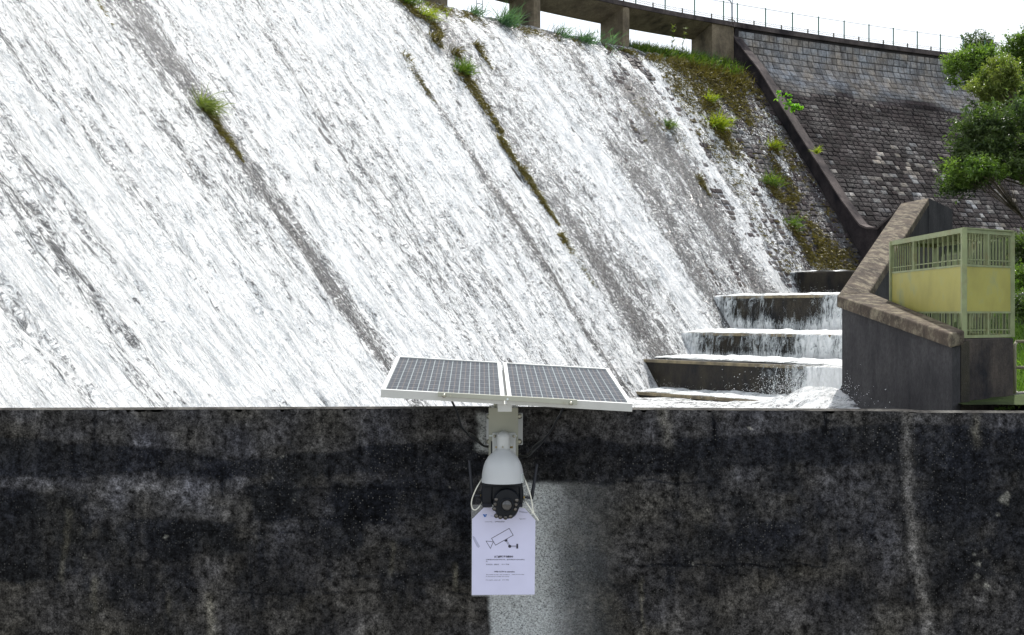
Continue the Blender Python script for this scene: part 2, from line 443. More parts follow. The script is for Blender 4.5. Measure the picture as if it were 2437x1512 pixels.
def slope_frame(s):
    n = normal(s); up = (n * .80 + Vector((0, 0, .60))); down = (n * .60 - Vector((0, 0, .80))); side = up.cross(down)
    return up.normalized(), down.normalized(), side.normalized()

# ================================================================== GROUND AND WATER BASIN
mb = MB(); mb.add([(-900, -300, -4.6), (900, -300, -4.6), (900, 2500, -4.6), (-900, 2500, -4.6)], [(0, 1, 2, 3)])
tag(mb.build('ground', M['ground'], org=(0, 0, 0)), kind='structure')
mb = MB(); mb.prism([(-14, -9, -4.5), (14, -9, -4.5), (14, 4.995, -4.5), (-14, 4.995, -4.5)], [(-14, -9, -1.6), (14, -9, -1.6), (14, 4.995, -1.6), (-14, 4.995, -1.6)])
tag(mb.build('path', M['path'], org=(0, 0, -1.6)), kind='structure')

# right bank
gx, gy = np.meshgrid(np.linspace(0, 1, 90), np.linspace(33, 79, 110))
xl = np.interp(gy, [33, 43, 61, 79], [10.6, 10.75, 18.0, 20.0]); XX = xl + gx * gx * 60
ZZ = -2.15 + 4.6 * sst(40, 69, gy) + np.maximum(0, XX - 15) * .14 * sst(38, 60, gy) + (fbm(XX * .4, gy * .4, 4) - .5) * .7 * sst(0, 2, XX - xl)
bank = grid('hillside', XX, gy, ZZ, M['ground']); tag(bank, kind='structure')

# ================================================================== THE DAM
dam = thing('masonry_dam', (12.4, 78.5, 0), 'curved grey stone dam, wet face behind the falling water and dry blocks at right', 'dam')
# bed of the spillway
so, sz, sl = resample(SPILL, .4); ss = np.arange(-84, .61, .6)
S2, O2 = np.meshgrid(ss, so, indexing='ij'); _, Z2 = np.meshgrid(ss, sz, indexing='ij')
X2, Y2 = DAM(S2, O2)
grid('spillway_face', X2, Y2, Z2, M['wet_mortar'], parent=dam, flip=True)
MAS = [(-1.2, 16.0), (0, 16.0), (.02, 15.2), (.12, 14.6), (.40, 13.95), (.85, 13.35), (1.4, 12.7)] + [(.77 * (14.5 - z), z) for z in (12.0, 9, 6, 3, 0, -1)]
mo, mz, ml = resample(MAS[1:], .2); ss = np.arange(0.05, 46, .5)
S2, O2 = np.meshgrid(ss, mo, indexing='ij'); _, Z2 = np.meshgrid(ss, mz, indexing='ij')
X2, Y2 = DAM(S2, O2)
grid('masonry_backing', X2, Y2, Z2, M['mortar'], parent=dam, flip=True)

def block_field(mb, s0, s1, prof, l0, l1, ch, bw, tonef, lift, rs=1):
    r = random.Random(rs); o, z, l = resample(prof, .05)
    tot = l[-1]; L = l0
    while L < min(l1, tot - .5):
        h = (ch(L) if callable(ch) else ch) * r.uniform(.94, 1.06); s = s0 + r.uniform(-.3, 0)
        while s < s1:
            w = r.uniform(*bw); a, b = max(s, s0), min(s + w, s1)
            if b - a > .12:
                cs = (a + b) / 2; n = normal(cs)
                g_ = .018; base = []; top = []
                zm = float(np.interp(L + h / 2, l, z))
                tn = tonef(cs, zm, r)
                lf = lift * r.uniform(.5, 1.5); ins = .03
                for (u, v) in ((a + g_, L + h - g_), (b - g_, L + h - g_), (b - g_, L + g_), (a + g_, L + g_)):
                    of = float(np.interp(v, l, o)); zz = float(np.interp(v, l, z)); x, y = DAM(u, of)
                    base.append(Vector((float(x), float(y), zz)))
                ctr = sum(base, Vector()) / 4
                nn = (base[1] - base[0]).cross(base[3] - base[0]).normalized()
                tl = [lf * r.uniform(.75, 1.25) for _ in range(4)]
                top = [q + (ctr - q).normalized() * ins * r.uniform(.8, 2.0) + nn * t for q, t in zip(base, tl)]
                mid = ctr + nn * (max(tl) + lift * r.uniform(.0, .6)) + (base[1] - base[0]) * r.uniform(-.15, .15)
                k = len(mb.v); mb.v += [tuple(q) for q in base + top + [mid]]
                fs = [(0, 1, 5, 4), (1, 2, 6, 5), (2, 3, 7, 6), (3, 0, 4, 7), (4, 5, 8), (5, 6, 8), (6, 7, 8), (7, 4, 8)]
                for q in fs: mb.f.append(tuple(k + i for i in q)); mb.fa.append(tn)
            s += w
        L += h

def tone_dry(s, z, r):
    t = float(fbm(s * .35, z * .5, 3, 4)); top = float(sst(12.3, 13.0, z + (t - .5) * 1.6))
    hi = .27 * r.uniform(.72, 1.25)
    lo = .016 * r.uniform(.5, 1.7)
    if z < 9 and float(fbm(s * .9, z * .7, 3, 61)) > .58 and r.random() < .5: lo = r.uniform(.12, .38)  # pale clustered blocks: lime marks, with wet glints put into the tone
    if r.random() < .03 + .20 * float(sst(.55, .7, float(fbm(s * .5, z * .35, 3, 9)))): lo = r.uniform(.07, .17)
    return hi * top + lo * (1 - top)
mb = MB(); block_field(mb, 0.3, 44, MAS[1:], .22, 99, lambda L: .42 if L < 2.6 else .33, (.34, .7), tone_dry, .026)
mb.build('stone_blocks', M['blocks'], dam, attr=True)
def tone_wet(s, z, r):
    return .085 * r.uniform(.5, 1.6)
mb = MB(); block_field(mb, -16, -.1, SPILL[4:], .3, 99, .34, (.4, .7), tone_wet, .05, 3)
mb.build('wet_stone_blocks', M['wet_blocks'], dam, attr=True)

# divider wall and training wall (one casting)
DV = [(-.3, 15.95), (.12, 15.2), (1.97, 13.27), (4.0, 10.6), (7.77, 5.85), (8.75, 4.75), (9.05, 4.45), (9.5, 4.28), (10.2, 4.22), (19.2, 4.75)]
mb = MB(); w = .55
top_l, top_r, bot_l, bot_r = [], [], [], []
n0 = normal(0); base0 = Vector((12.4, 78.5, 0)); side = Vector((n0.y, -n0.x, 0)) * -1   # along crest to the right
side = Vector((math.cos(TH0), math.sin(TH0), 0))
e0 = base0 + n0 * 10.2; e1 = Vector((16.9, 60.6, 0))
def dvp(off):
    return base0 + n0 * off if off <= 10.2 else e0 + (e1 - e0) * ((off - 10.2) / 9.0)
for off, z in DV:
    p = dvp(off); top_l.append(p - side * .0 + Vector((0, 0, z))); top_r.append(p + side * w + Vector((0, 0, z - .02)))
    bot_l.append(Vector((p.x, p.y, -4.2))); bot_r.append(Vector((p.x, p.y, -4.2)) + side * w)
k = len(DV); vs = top_l + top_r + bot_l + bot_r; fs = []
for i in range(k - 1):
    fs += [(i, i + 1, k + i + 1, k + i), (i, 2 * k + i, 2 * k + i + 1, i + 1), (k + i, k + i + 1, 3 * k + i + 1, 3 * k + i)]
fs += [(0, k, 3 * k, 2 * k), (k - 1, 3 * k - 1, 4 * k - 1, 2 * k - 1)]
mb.add(vs, fs)
dv = mb.build('divider_wall', M['divider']); tag(dv, 'dark sloping concrete divider wall between the white water and the dry masonry', 'wall')
# paler worn capping on top of the divider
mb = MB()
cap = [(dvp(o) + Vector((0, 0, z + .03)) - side * .05, dvp(o) + Vector((0, 0, z + .03)) + side * (w + .03)) for o, z in DV]
vs = [q for a in cap for q in a] + [q - Vector((0, 0, .1)) for a in cap for q in a]; m_ = len(cap) * 2; fs = []
for i in range(len(cap) - 1):
    a = 2 * i; fs += [(a, a + 2, a + 3, a + 1), (a, m_ + a, m_ + a + 2, a + 2), (a + 1, a + 3, m_ + a + 3, m_ + a + 1)]
mb.add(vs, fs); mb.build('capping', M['bridge_edge'], dv)

# ------------------------------------------------------------------ footbridge over the spillway
def pxs(px, off=0., s0=-40, s1=45):
    s = np.linspace(s0, s1, 4000); x, y = DAM(s, off); u = HX + F0 * x / y; return float(np.interp(px, u, s))
br = thing('footbridge', (*[float(q) for q in DAM(-12, 0)], 13.8), 'weathered concrete footbridge on piers running along the dam crest', 'bridge')
def arc_solid(name, mat, parent, s0, s1, prof, step=.5, bevel=0):
    """extrude a closed (off,z) profile along the arc"""
    ns = max(2, int((s1 - s0) / step) + 1); sa = np.linspace(s0, s1, ns); n = len(prof); mb = MB(); vs = []
    for s in sa:
        for o, z in prof: x, y = DAM(s, o); vs.append((float(x), float(y), z))
    fs = [(i * n + j, i * n + (j + 1) % n, (i + 1) * n + (j + 1) % n, (i + 1) * n + j) for i in range(ns - 1) for j in range(n)]
    fs += [tuple(range(n - 1, -1, -1)), tuple(range((ns - 1) * n, ns * n))]
    mb.add(vs, fs); return mb.build(name, mat, parent, bevel=bevel)
arc_solid('deck', M['bridge_edge'], br, -36, -.25, [(.12, 16.2), (.12, 15.95), (-1.9, 15.95), (-1.9, 16.2)])
arc_solid('soffit', M['bridge'], br, -36, -.30, [(.02, 15.948), (-1.45, 15.32), (-1.72, 15.32), (-1.72, 15.948)])
pier_s = [-28.2, -21.6, -14.9, -8.25]
pier0 = None
for i, s in enumerate(pier_s):
    n = normal(s); sd_ = Vector((-n.y, n.x, 0))
    mbp = MB(); c0 = Vector((*[float(q) for q in DAM(s, 0)], 0))
    def pr(a, b, z): return c0 + n * a + sd_ * b + Vector((0, 0, z))
    hw = .24
    plan = [(.02, -hw), (.10, -hw * .4), (.10, hw * .4), (.02, hw), (-1.62, hw), (-1.62, -hw)]
    mbp.prism([pr(a, b, 12.6) for a, b in plan], [pr(a, b, 15.9) for a, b in plan])
    mbp.build('pier', M['bridge'], br)
# end block of the bridge
n = normal(-1.2); sd_ = Vector((-n.y, n.x, 0)); c0 = Vector((*[float(q) for q in DAM(-.75, 0)], 0)); mb = MB()
plan = [(.0, -.95), (.0, .72), (-1.65, .72), (-1.65, -.95)]
mb.prism([c0 + n * a + sd_ * b + Vector((0, 0, 12.3)) for a, b in plan], [c0 + n * a + sd_ * b + Vector((0, 0, 15.92)) for a, b in plan])
mb.build('abutment', M['bridge'], br)
# coping on the masonry part
arc_solid('coping', M['bridge_edge'], dam, -.2, 44, [(.16, 16.2), (.16, 15.92), (-1.6, 15.92), (-1.6, 16.2)])

# railing along crest
rl = thing('crest_railing', (*[float(q) for q in DAM(5, -.1)], 16.2), 'long crest fence of slim green posts with thin wire on the dam top', 'railing')
post_px = [1443, 1513, 1583, 1653, 1722, 1755, 1822, 1886, 1948, 2009, 2068, 2126, 2183, 2238, 2292, 2344, 2395, 2444]
ps = [pxs(p, -.1) for p in post_px]
for i, s in enumerate(ps):
    x, y = DAM(s, -.1); mb = MB(); mb.bar((float(x), float(y), 16.2), (float(x), float(y), 17.33), .062, .062)
    mb.build('post', M['post'], rl)
mb = MB()
sa = np.arange(ps[0] - 4, 34, .8); ptsw = [Vector((*[float(q) for q in DAM(s, -.1)], 17.27)) for s in sa]; mb.tube(ptsw, .014, 4)
mb.build('top_wire', M['wire'], rl)
for zz in (16.34, 16.44):
    mb = MB(); pp = []
    for i, s in enumerate(np.arange(ps[0] - 4, 32, .11)):
        pp.append(Vector((*[float(q) for q in DAM(s, -.02)], zz + .022 * (1 if i % 2 else -1))))
    mb.tube(pp, .013, 4); mb.build('chain', M['wire'], rl)
for i in range(len(ps) - 1):
    s = ps[i] * .45 + ps[i + 1] * .55; x, y = DAM(s, -.02); mb = MB(); mb.bar((float(x), float(y), 16.2), (float(x), float(y), 16.48), .07)
    mb.build('short_post', M['wire'], rl)
# conduit
s = pxs(1738, -.2); n = normal(s); t_ = Vector((-n.y, n.x, 0)) ; c0 = Vector((*[float(q) for q in DAM(s, -.12)], 16.2)); mb = MB()
mb.tube([c0 + t_ * -.25 + Vector((0, 0, .12)), c0 + t_ * -.02 + Vector((0, 0, .13)), c0 + t_ * .03 + Vector((0, 0, .2)), c0 + t_ * .03 + Vector((0, 0, 1.05)), c0 + t_ * -.08 + Vector((0, 0, 1.2)), c0 + t_ * -.3 + Vector((0, 0, 1.25))], .035, 8)
mb.tube([c0 + t_ * .30 + Vector((0, 0, .1)), c0 + t_ * .14 + Vector((0, 0, .13)), c0 + t_ * .09 + Vector((0, 0, .2)), c0 + t_ * .09 + Vector((0, 0, 1.5))], .03, 8)
tag(mb.build('conduit_pipe', M['grey_pipe'], smooth=True), 'thin grey bent conduit pipe rising from the crest beside the green posts', 'pipe')
# ladder under the bridge
s = pxs(1143, -1.3); n = normal(s); t_ = Vector((-n.y, n.x, 0)); c0 = Vector((*[float(q) for q in DAM(s, -1.35)], 13.75))
ld = thing('metal_ladder', c0, 'small grey metal ladder standing in the bridge opening at the spillway crest', 'ladder')
for a in (-.21, .21):
    mb = MB(); mb.bar(c0 + t_ * a, c0 + t_ * a + Vector((0, 0, 2.3)), .04); mb.build('side_rail', M['grey_pipe'], ld)
for i in range(7):
    mb = MB(); z = .2 + i * .3; mb.tube([c0 + t_ * -.2 + Vector((0, 0, z)), c0 + t_ * .2 + Vector((0, 0, z))], .018, 6); mb.build('rung', M['grey_pipe'], ld)

# ================================================================== FALLING WATER
wo_, wz_, wl_ = resample(SPILL[2:], .125)
ss = np.arange(-84, -.35, .12)
S2, L2 = np.meshgrid(ss, wl_, indexing='ij'); O2 = np.broadcast_to(wo_, S2.shape); Z2 = np.broadcast_to(wz_, S2.shape)
h1 = fbm(S2 * 1.9, L2 * .42, 4, 1); h2 = fbm(S2 * .55, L2 * .22, 3, 8); h3 = fbm(S2 * 4.4, L2 * 1.5, 2, 5)
cover = 1 - .62 * sst(-8.6, -4.4, S2 + (fbm(L2 * .3, S2 * .9, 3, 2) - .5) * 4)        # where the sheet thins to bare stone
lift = .07 + .20 * (h1 - .35) + .16 * (h2 - .5) + .10 * (h3 - .5)
lift = lift * (.35 + .65 * cover)
def band(c, wd_, soft=1.0, warp=.5):
    return np.exp(-(((S2 - c) + (fbm(L2 * .25, L2 * 0 + c, 2, 6) - .5) * warp) / wd_) ** 2)
low = sst(11, 2, Z2) if False else 1 - sst(2, 11, Z2)
D = .497 + .045 * (1 - sst(-52, -24, S2))
D = D + .12 * (fbm(S2 * .30, L2 * .10, 3, 12) - .5) * 2 + .13 * (fbm(S2 * 1.1, L2 * .14, 3, 15) - .5) * 2
D = D + .12 * (1 - sst(-1.5, 4, Z2)) * (1 - sst(-60, -32, S2))
D = D - band(-50.7, 1.15, warp=.9) * (.17 + .13 * (1 - sst(0, 6, Z2))) * (.55 + .9 * fbm(S2 * 2.5, L2 * .5, 3, 51))
D = D - band(-52.3, .5) * .18 * sst(4, 7, Z2)
D = D - band(-71.3, 1.3, warp=1.4) * .24 * (1 - sst(1.5, 4, Z2)) - band(-76.5, .9) * .2 * (1 - sst(1, 3, Z2))
D = D - band(-63.0, .5, warp=1.4) * .2 * sst(3, 6, Z2)
D = D - band(-25.2, .75) * .12 - band(-24.3, 1.2) * .26 * (1 - sst(1.5, 5, Z2))
D = D - band(-29.7, .3) * .2 * (1 - sst(8.5, 10, Z2))
D = D - band(-11.3, 1.5, warp=1.5) * .30 * (1 - sst(11, 12.5, Z2)) * (.35 + .65 * sst(.42, .55, fbm(S2 * .5, L2 * .22, 3, 20)))
D = D - band(-15.6, 1.1, warp=1.2) * .2 * (1 - sst(6, 9, Z2))
D = D - .12 * sst(12.8, 13.4, Z2)
D = D - sst(-8.6, -5.0, S2) * .09
D = np.clip(np.where(D < .42, .42 - (.42 - D) * .6, D), 0, 1)
X2, Y2 = DAM(S2, O2 + lift * .8); Z3 = Z2 + lift * .6
cov = cover * .62 + .38 * 0 + .12
wf = grid('water', X2, Y2, Z3, M['water'], uv=(S2, L2), attrs={'foam': D, 'cover': np.where(cover > .95, 1.,   .487 + .13 * (cover - .38) / .62 + .10 * (fbm(S2 * .8, L2 * .3, 3, 77) - .5))}, flip=True)
tag(wf, kind='structure')

# ================================================================== STEPS AT THE TOE
DD = Vector((.573, -.82, 0)); BK = Vector((.82, .573, 0))
steps = thing('stepped_apron', (12, 55, -3), 'wet dark concrete steps at the foot of the spillway, water pouring over them', 'steps')
STEP = [((13.09, 66.55), 1.90, 8.6, 9), ((8.77, 61.02), .70, 9.2, 8), ((6.85, 56.97), -.80, 10.2, 8), ((4.87, 52.94), -1.75, 11.4, 8), ((4.45, 50.72), -2.85, 11.2, 8)]
for i, ((ax, ay), z, L, bk) in enumerate(STEP):
    A = Vector((ax, ay, 0)) - DD * 2.2; B = Vector((ax, ay, 0)) + DD * L
    bkr = 1.2 if i else .6
    pl = [A, B, B + BK * bkr, A + BK * (bk + 1)]
    mb = MB(); mb.prism([q + Vector((0, 0, -4.4)) for q in pl], [q + Vector((0, 0, z)) for q in pl])
    st = mb.build('step', M['step'], steps, bevel=.05)
    # worn lip
    if i: 
        mb = MB(); a = Vector((ax, ay, z)) + DD * -.2; b = Vector((ax, ay, z)) + DD * L
        mb.bar(a - BK * .02 + Vector((0, 0, -.035)), b - BK * .02 + Vector((0, 0, -.035)), .10, .11); mb.build('lip', M['lip'], st)

# water on the steps: foam on the tread + veil down the riser, one sheet per step
def cascade(i, f_riser, f_tread, drop, t0=.0):
    (ax, ay), z, L, bk = STEP[i]; A = Vector((ax, ay, z))
    ta = np.arange(t0 - .6, L, .07)
    prof = []   # (back distance, dz)
    for b in np.arange(3.4, 0.0, -.10): prof.append((b, .0))
    for d in np.arange(0, drop, .07): prof.append((-.10 - .10 * math.sqrt(d + .01), -d))
    p = np.array(prof); T2, J = np.meshgrid(ta, np.arange(len(p)), indexing='ij'); B2 = p[J, 0]; Dz = p[J, 1]
    ln = np.r_[0, np.cumsum(np.hypot(np.diff(p[:, 0]), np.diff(p[:, 1])))][J]
    hb = fbm(T2 * 1.6 + 30 * i, ln * 2.2, 4, i + 2); hr = fbm(T2 * 3.3 + 9 * i, ln * .8, 4, i + 6)
    tread = 1 - sst(-.12, .05, -B2)
    # treads carry foam heaped at the back where the fall lands
    heap = .02 + .13 * hb * sst(.3, 1.6, B2) + .05 * hb
    xx = A.x + DD.x * T2 + BK.x * B2; yy = A.y + DD.y * T2 + BK.y * B2; zz = A.z + Dz + heap * tread
    out = (hr - .4) * .22 * (1 - tread)
    xx = xx - BK.x * out; yy = yy - BK.y * out
    fr = f_riser(T2 / L, -Dz); ft = f_tread(T2 / L, B2)
    D = np.where(tread > .5, ft, fr)
    o = grid('water', xx, yy, zz, M['veil'], uv=(T2, ln), attrs={'foam': np.clip(D, 0, 1), 'cover': np.clip(D * .9 + .12, 0, 1)}, flip=True)
    tag(o, kind='structure')
ns = lambda t, sc, sd_: fbm(t * sc, t * 0, 3, sd_)
cascade(0, lambda t, d: .10 + .45 * np.exp(-((t - .05) / .09) ** 2), lambda t, b: .2 + .6 * (1 - sst(.05, .2, t)), 1.2)
cascade(1, lambda t, d: .40 + .35 * np.exp(-((t - .0) / .16) ** 2) + .42 * sst(.55, .9, t) + .25 * (ns(t, 9, 3) - .5) + .25 * sst(.7, 1.3, d), lambda t, b: .70 + .15 * sst(.6, 2, b), 1.5)
cascade(2, lambda t, d: .48 + .3 * np.exp(-((t - .0) / .16) ** 2) + .25 * sst(.4, .8, t) + .3 * (ns(t, 9, 5) - .5) + .2 * sst(.6, .9, d), lambda t, b: .72 + .15 * sst(.6, 2, b), 1.0)
cascade(3, lambda t, d: .16 + .36 * sst(.25, .75, t) + .55 * sst(.66, .85, t) + .35 * (ns(t, 14, 8) - .5), lambda t, b: .40 + .35 * sst(.25, 1.2, b) + .2 * sst(.6, .8, t), 1.25)
cascade(4, lambda t, d: .15 + .5 * sst(.35, .8, t), lambda t, b: .72 + .25 * sst(.4, .7, t), .6)

# pool
gx, gy = np.meshgrid(np.arange(-9, 12.2, .11), np.arange(5.6, 50, .14), indexing='ij')
zz = -3.0 + .22 * (fbm(gx * 1.1, gy * .8, 4, 3) - .45)
mound = np.exp(-(((gx - 9.6) / 2.0) ** 2 + ((gy - 42.6) / 2.8) ** 2)); zz = zz + mound * (.25 + .8 * fbm(gx * 1.5, gy * 1.2, 4, 5))
zz = zz + .25 * np.exp(-(((gx - 9.9) / 1.2) ** 2 + ((gy - 38) / 3.5) ** 2))
fo = np.clip(.45 + .10 * mound + .03 * sst(28, 40, gy), 0, 1)
o = grid('water', gx, gy, zz, M['pool'], uv=(gx, gy), attrs={'foam': fo, 'cover': np.ones_like(fo)}); tag(o, kind='structure')

# splashing spray: droplets and clots
mb = MB(); r = random.Random(5)
def blob(c, rad):
    t = [Vector((r.gauss(0, 1), r.gauss(0, 1), r.gauss(0, 1))).normalized() * rad * r.uniform(.6, 1.4) for _ in range(4)]
    o8 = [Vector((1, 0, 0)), Vector((-1, 0, 0)), Vector((0, 1, 0)), Vector((0, -1, 0)), Vector((0, 0, 1)), Vector((0, 0, -1))]
    vs = [c + q * rad * r.uniform(.6, 1.5) for q in o8]
    mb.add(vs, [(0, 2, 4), (2, 1, 4), (1, 3, 4), (3, 0, 4), (2, 0, 5), (1, 2, 5), (3, 1, 5), (0, 3, 5)])
for i, ((ax, ay), z, L, bk) in enumerate(STEP[1:]):
    for _ in range(420):
        t = r.random() ** .7 * L; b = r.uniform(-.15, 1.6); h = abs(r.gauss(0, .13))
        blob(Vector((ax, ay, z)) + DD * t + BK * b + Vector((0, 0, .06 + h)), r.uniform(.004, .010))
for _ in range(6000):
    c = Vector((r.gauss(9.7, 1.1), r.gauss(42.6, 1.8), -2.7 + abs(r.gauss(0, .42))))
    blob(c, r.uniform(.004, .012))
for (ax, ay), z, L, bk in STEP:          # where the sheet strikes the steps' ends
    for _ in range(500):
        blob(Vector((ax, ay, z)) + DD * r.uniform(-.8, 1.2) + BK * r.uniform(-.4, 3) + Vector((0, 0, abs(r.gauss(0, .18)))), r.uniform(.004, .010))
g = N('spray_white'); M['spray'] = g.end(g.pbr((.86, .88, .89, 1), .4, 0, None, .5))
for _ in range(5000):                    # thrown up off the falling sheet
    s = r.uniform(-85, -8); z = r.uniform(-2, 12.5)
    p = spill_point(s, z, r.uniform(.16, .34)); blob(p, r.uniform(.006, .016) * (1 if s > -45 else .5))
sp = mb.build('spray', M['spray'], org=(0, 0, 0)); tag(sp, kind='stuff', label='white water droplets and spray thrown up over the spillway and steps', cat='spray')

# ================================================================== WING WALL
O_ = P(1992.6, 704.4, 41.5); I_ = P(2069, 695, 42.9); NL = P(2262, 794, 33.0); NR = P(2295.5, 787, 33.5)
TL = P(2144, 484, 60.0); TR = P(2211, 471, 61.2)
wing = thing('wing_wall', (10.5, 40, -3), 'dark concrete wing wall with mottled brown coping, bending down beside the steps', 'wall')
OR = [O_ + (TL - O_) * .028, O_ + Vector((.0, .06, .005)), O_ + (NL - O_) * .03]
outer = [TL] + OR + [NL]; inner = [NR, I_, TR]
def coping(a, name):
    top = a; bot = [q - Vector((0, 0, .34)) for q in top]; mb = MB(); mb.prism(bot, top); return mb.build(name, M['coping'], wing, bevel=.04)
coping([TL, OR[0], OR[1], I_, TR], 'coping'); coping([OR[1], OR[2], NL, NR, I_ + Vector((0, 0, -.002))], 'coping')
body = [TL + Vector((.15, 0, 0)), OR[0] + Vector((.17, 0, 0)), OR[1] + Vector((.16, .02, 0)), OR[2] + Vector((.14, 0, 0)), NL + Vector((.10, .18, 0)), NR + Vector((-.06, .12, 0)), I_ + Vector((-.05, 0, 0)), TR + Vector((-.06, 0, 0))]
for part in ([0, 1, 2, 6, 7], [2, 3, 4, 5, 6]):
    b = [body[i] for i in part]; mb = MB(); mb.prism([Vector((q.x, q.y, -4.3)) for q in b], [q - Vector((0, 0, .338)) for q in b]); mb.build('wall_body', M['wing'], wing)
# return wall at the far end
a = TR + Vector((0, 0, -.02)); b = P(2267, 499, 66)
mb = MB(); pl = [TL + Vector((.2, .25, -.1)), a, b, b + Vector((-1.2, .8, 0))]
mb.prism([Vector((q.x, q.y, -2)) for q in pl], pl); mb.build('return_wall', M['wing'], wing)
# footing flare at water level
mb = MB(); fa = P(2006, 925, 41.9); na = (NL - O_).normalized(); outn = Vector((na.y, -na.x, 0)).normalized()
if outn.x > 0: outn = -outn
secs = []
for t in np.linspace(0, 1, 12):
    q = O_ + (NL - O_) * t; bt = .16 * float(sst(0, .15, t)); zt = -2.1 - .55 * t ** .8
    secs.append([Vector((q.x, q.y, zt)) + Vector((.2, 0, 0)), Vector((q.x, q.y, zt)) + Vector((.12, 0, -.05)) , Vector((q.x, q.y, zt - .35)) + outn * bt * .6, Vector((q.x, q.y, -4.2)) + outn * bt])
vs = [q for s_ in secs for q in s_]; fs = [(i * 4 + j, i * 4 + j + 1, i * 4 + j + 5, i * 4 + j + 4) for i in range(11) for j in range(3)]
mb.add(vs, fs); mb.build('footing', M['wing'], wing, smooth=True)

# ================================================================== CAGE ON ITS BLOCK
CC = P(2293.6, 805, 34.2); CL = Vector((10.98, 40.7, CC.z)); CR = P(2407.6, 803.5, 35.6); CR.z = CC.z
CB = CL + CR - CC; H = 2.66
cage = thing('metal_enclosure', CC, 'faded yellow green metal enclosure with barred windows on a dark concrete block', 'enclosure')
blk = thing('concrete_plinth', (CC.x, CC.y, -4.3), 'dark streaked concrete block under the yellow green enclosure', 'plinth')
mb = MB(); cc_ = (CC + CB) / 2
pl = [q + (q - cc_).normalized() * .07 for q in (CC, CR, CB, CL)]; pl = [Vector((q.x, q.y, CC.z - .02)) for q in pl]
mb.prism([Vector((q.x, q.y, -4.3)) for q in pl], pl); mb.build('block', M['plinth'], blk, bevel=.03)
mb = MB(); q = (NR + pl[0]) / 2
mb.prism([Vector((10.75, 33.7, -4.3)), Vector((11.02, 33.9, -4.3)), Vector((11.02, 34.4, -4.3)), Vector((10.7, 34.6, -4.3))], [Vector((10.75, 33.7, -.75)), Vector((11.02, 33.9, -.68)), Vector((11.02, 34.4, -.68)), Vector((10.7, 34.6, -.75))])
mb.build('joint_pilaster', M['step'], blk)
def face(a, b, cuts, nb):
    """one side of the cage from a to b; cuts = fractions of mullions"""
    d = (b - a); L = d.length; u = d.normalized(); nrm = Vector((u.y, -u.x, 0))
    def pt(t, z, o=0): return a + d * t + Vector((0, 0, z)) + nrm * o
    mb = MB()
    for z, hh, ww in ((.035, .07, .07), (H - .05, .10, .07), (H * .235, .05, .055), (H * .665, .05, .055)):
        mb = MB(); mb.bar(pt(0, z), pt(1, z), ww, hh); mb.build('frame_rail', M['cage_frame'], cage)
    for t in cuts:
        for z0, z1 in ((.07, H * .235 - .025), (H * .665 + .025, H - .1)):
            mb = MB(); mb.bar(pt(t, z0), pt(t, z1), .10 , .08, up=(u.x, u.y, 0)); mb.build('mullion', M['cage_frame'], cage)
    mb = MB(); q0, q1 = .012, .988
    mb.prism([pt(q0, H * .245, -.012), pt(q1, H * .245, -.012), pt(q1, H * .245, .012), pt(q0, H * .245, .012)], [pt(q0, H * .655, -.012), pt(q1, H * .655, -.012), pt(q1, H * .655, .012), pt(q0, H * .655, .012)])
    mb.build('sheet_panel', M['cage'], cage)
    ed = [0] + list(cuts) + [1]
    for z0, z1 in ((.07, H * .225), (H * .675, H - .1)):
        for k in range(len(ed) - 1):
            mb = MB()
            for j in range(nb):
                t = ed[k] + (ed[k + 1] - ed[k]) * (j + 1) / (nb + 1)
                mb.bar(pt(t, z0), pt(t, z1), .04, .012, up=(u.x, u.y, 0))
            mb.bar(pt(ed[k], z0 + .12), pt(ed[k + 1], z0 + .12), .02, .025)
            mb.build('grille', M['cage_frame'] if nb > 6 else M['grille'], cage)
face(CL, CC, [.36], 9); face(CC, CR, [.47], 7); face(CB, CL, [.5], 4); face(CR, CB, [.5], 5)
for q in (CC, CL, CR, CB):
    mb = MB(); mb.bar(q, q + Vector((0, 0, H)), .12); mb.build('corner_post', M['cage_frame'], cage)
mb = MB(); pl2 = [q + (q - cc_).normalized() * .1 for q in (CC, CR, CB, CL)]
mb.prism([q + Vector((0, 0, H)) for q in pl2], [q + Vector((0, 0, H + .03)) for q in pl2]); mb.build('roof', M['cage_frame'], cage)

# pipe and tan railing at the right
mb = MB(); mb.tube([P(2330, 706, 46), P(2500, 706, 45.5), P(2700, 708, 45)], .105, 14)
mb.tube([P(2432, 706, 45.7) - Vector((.03, 0, 0)), P(2432, 706, 45.7) + Vector((.03, 0, 0))], .14, 14)
tag(mb.build('black_pipe', M['black_pipe'], smooth=True), 'thick black horizontal pipe behind the enclosure over the grass', 'pipe')
rt = thing('tubular_railing', P(2415, 935, 37), 'tan tubular handrail beside the concrete block, grass behind it', 'railing')
for k, px in enumerate((2415, 2530)):
    mb = MB(); mb.tube([P(px, 937, 37), P(px, 822, 37), P(px + 4, 815, 37)] if k == 0 else [P(px, 937, 37), P(px, 813, 37)], .045, 10); mb.build('post', M['tan_rail'], rt, smooth=True)
for v in (813, 875):
    mb = MB(); mb.tube([P(2417, v, 37), P(2600, v, 37)], .042, 10); mb.build('rail', M['tan_rail'], rt, smooth=True)
mb = MB(); a = P(2398, 934, 37); mb.prism([a + Vector(q) for q in ((0, 0, -.16), (4, 0, -.16), (4, 2, -.16), (0, 2, -.16))], [a + Vector(q) for q in ((0, 0, 0), (4, 0, 0), (4, 2, 0), (0, 2, 0))])
tag(mb.build('path', M['path']), kind='structure')
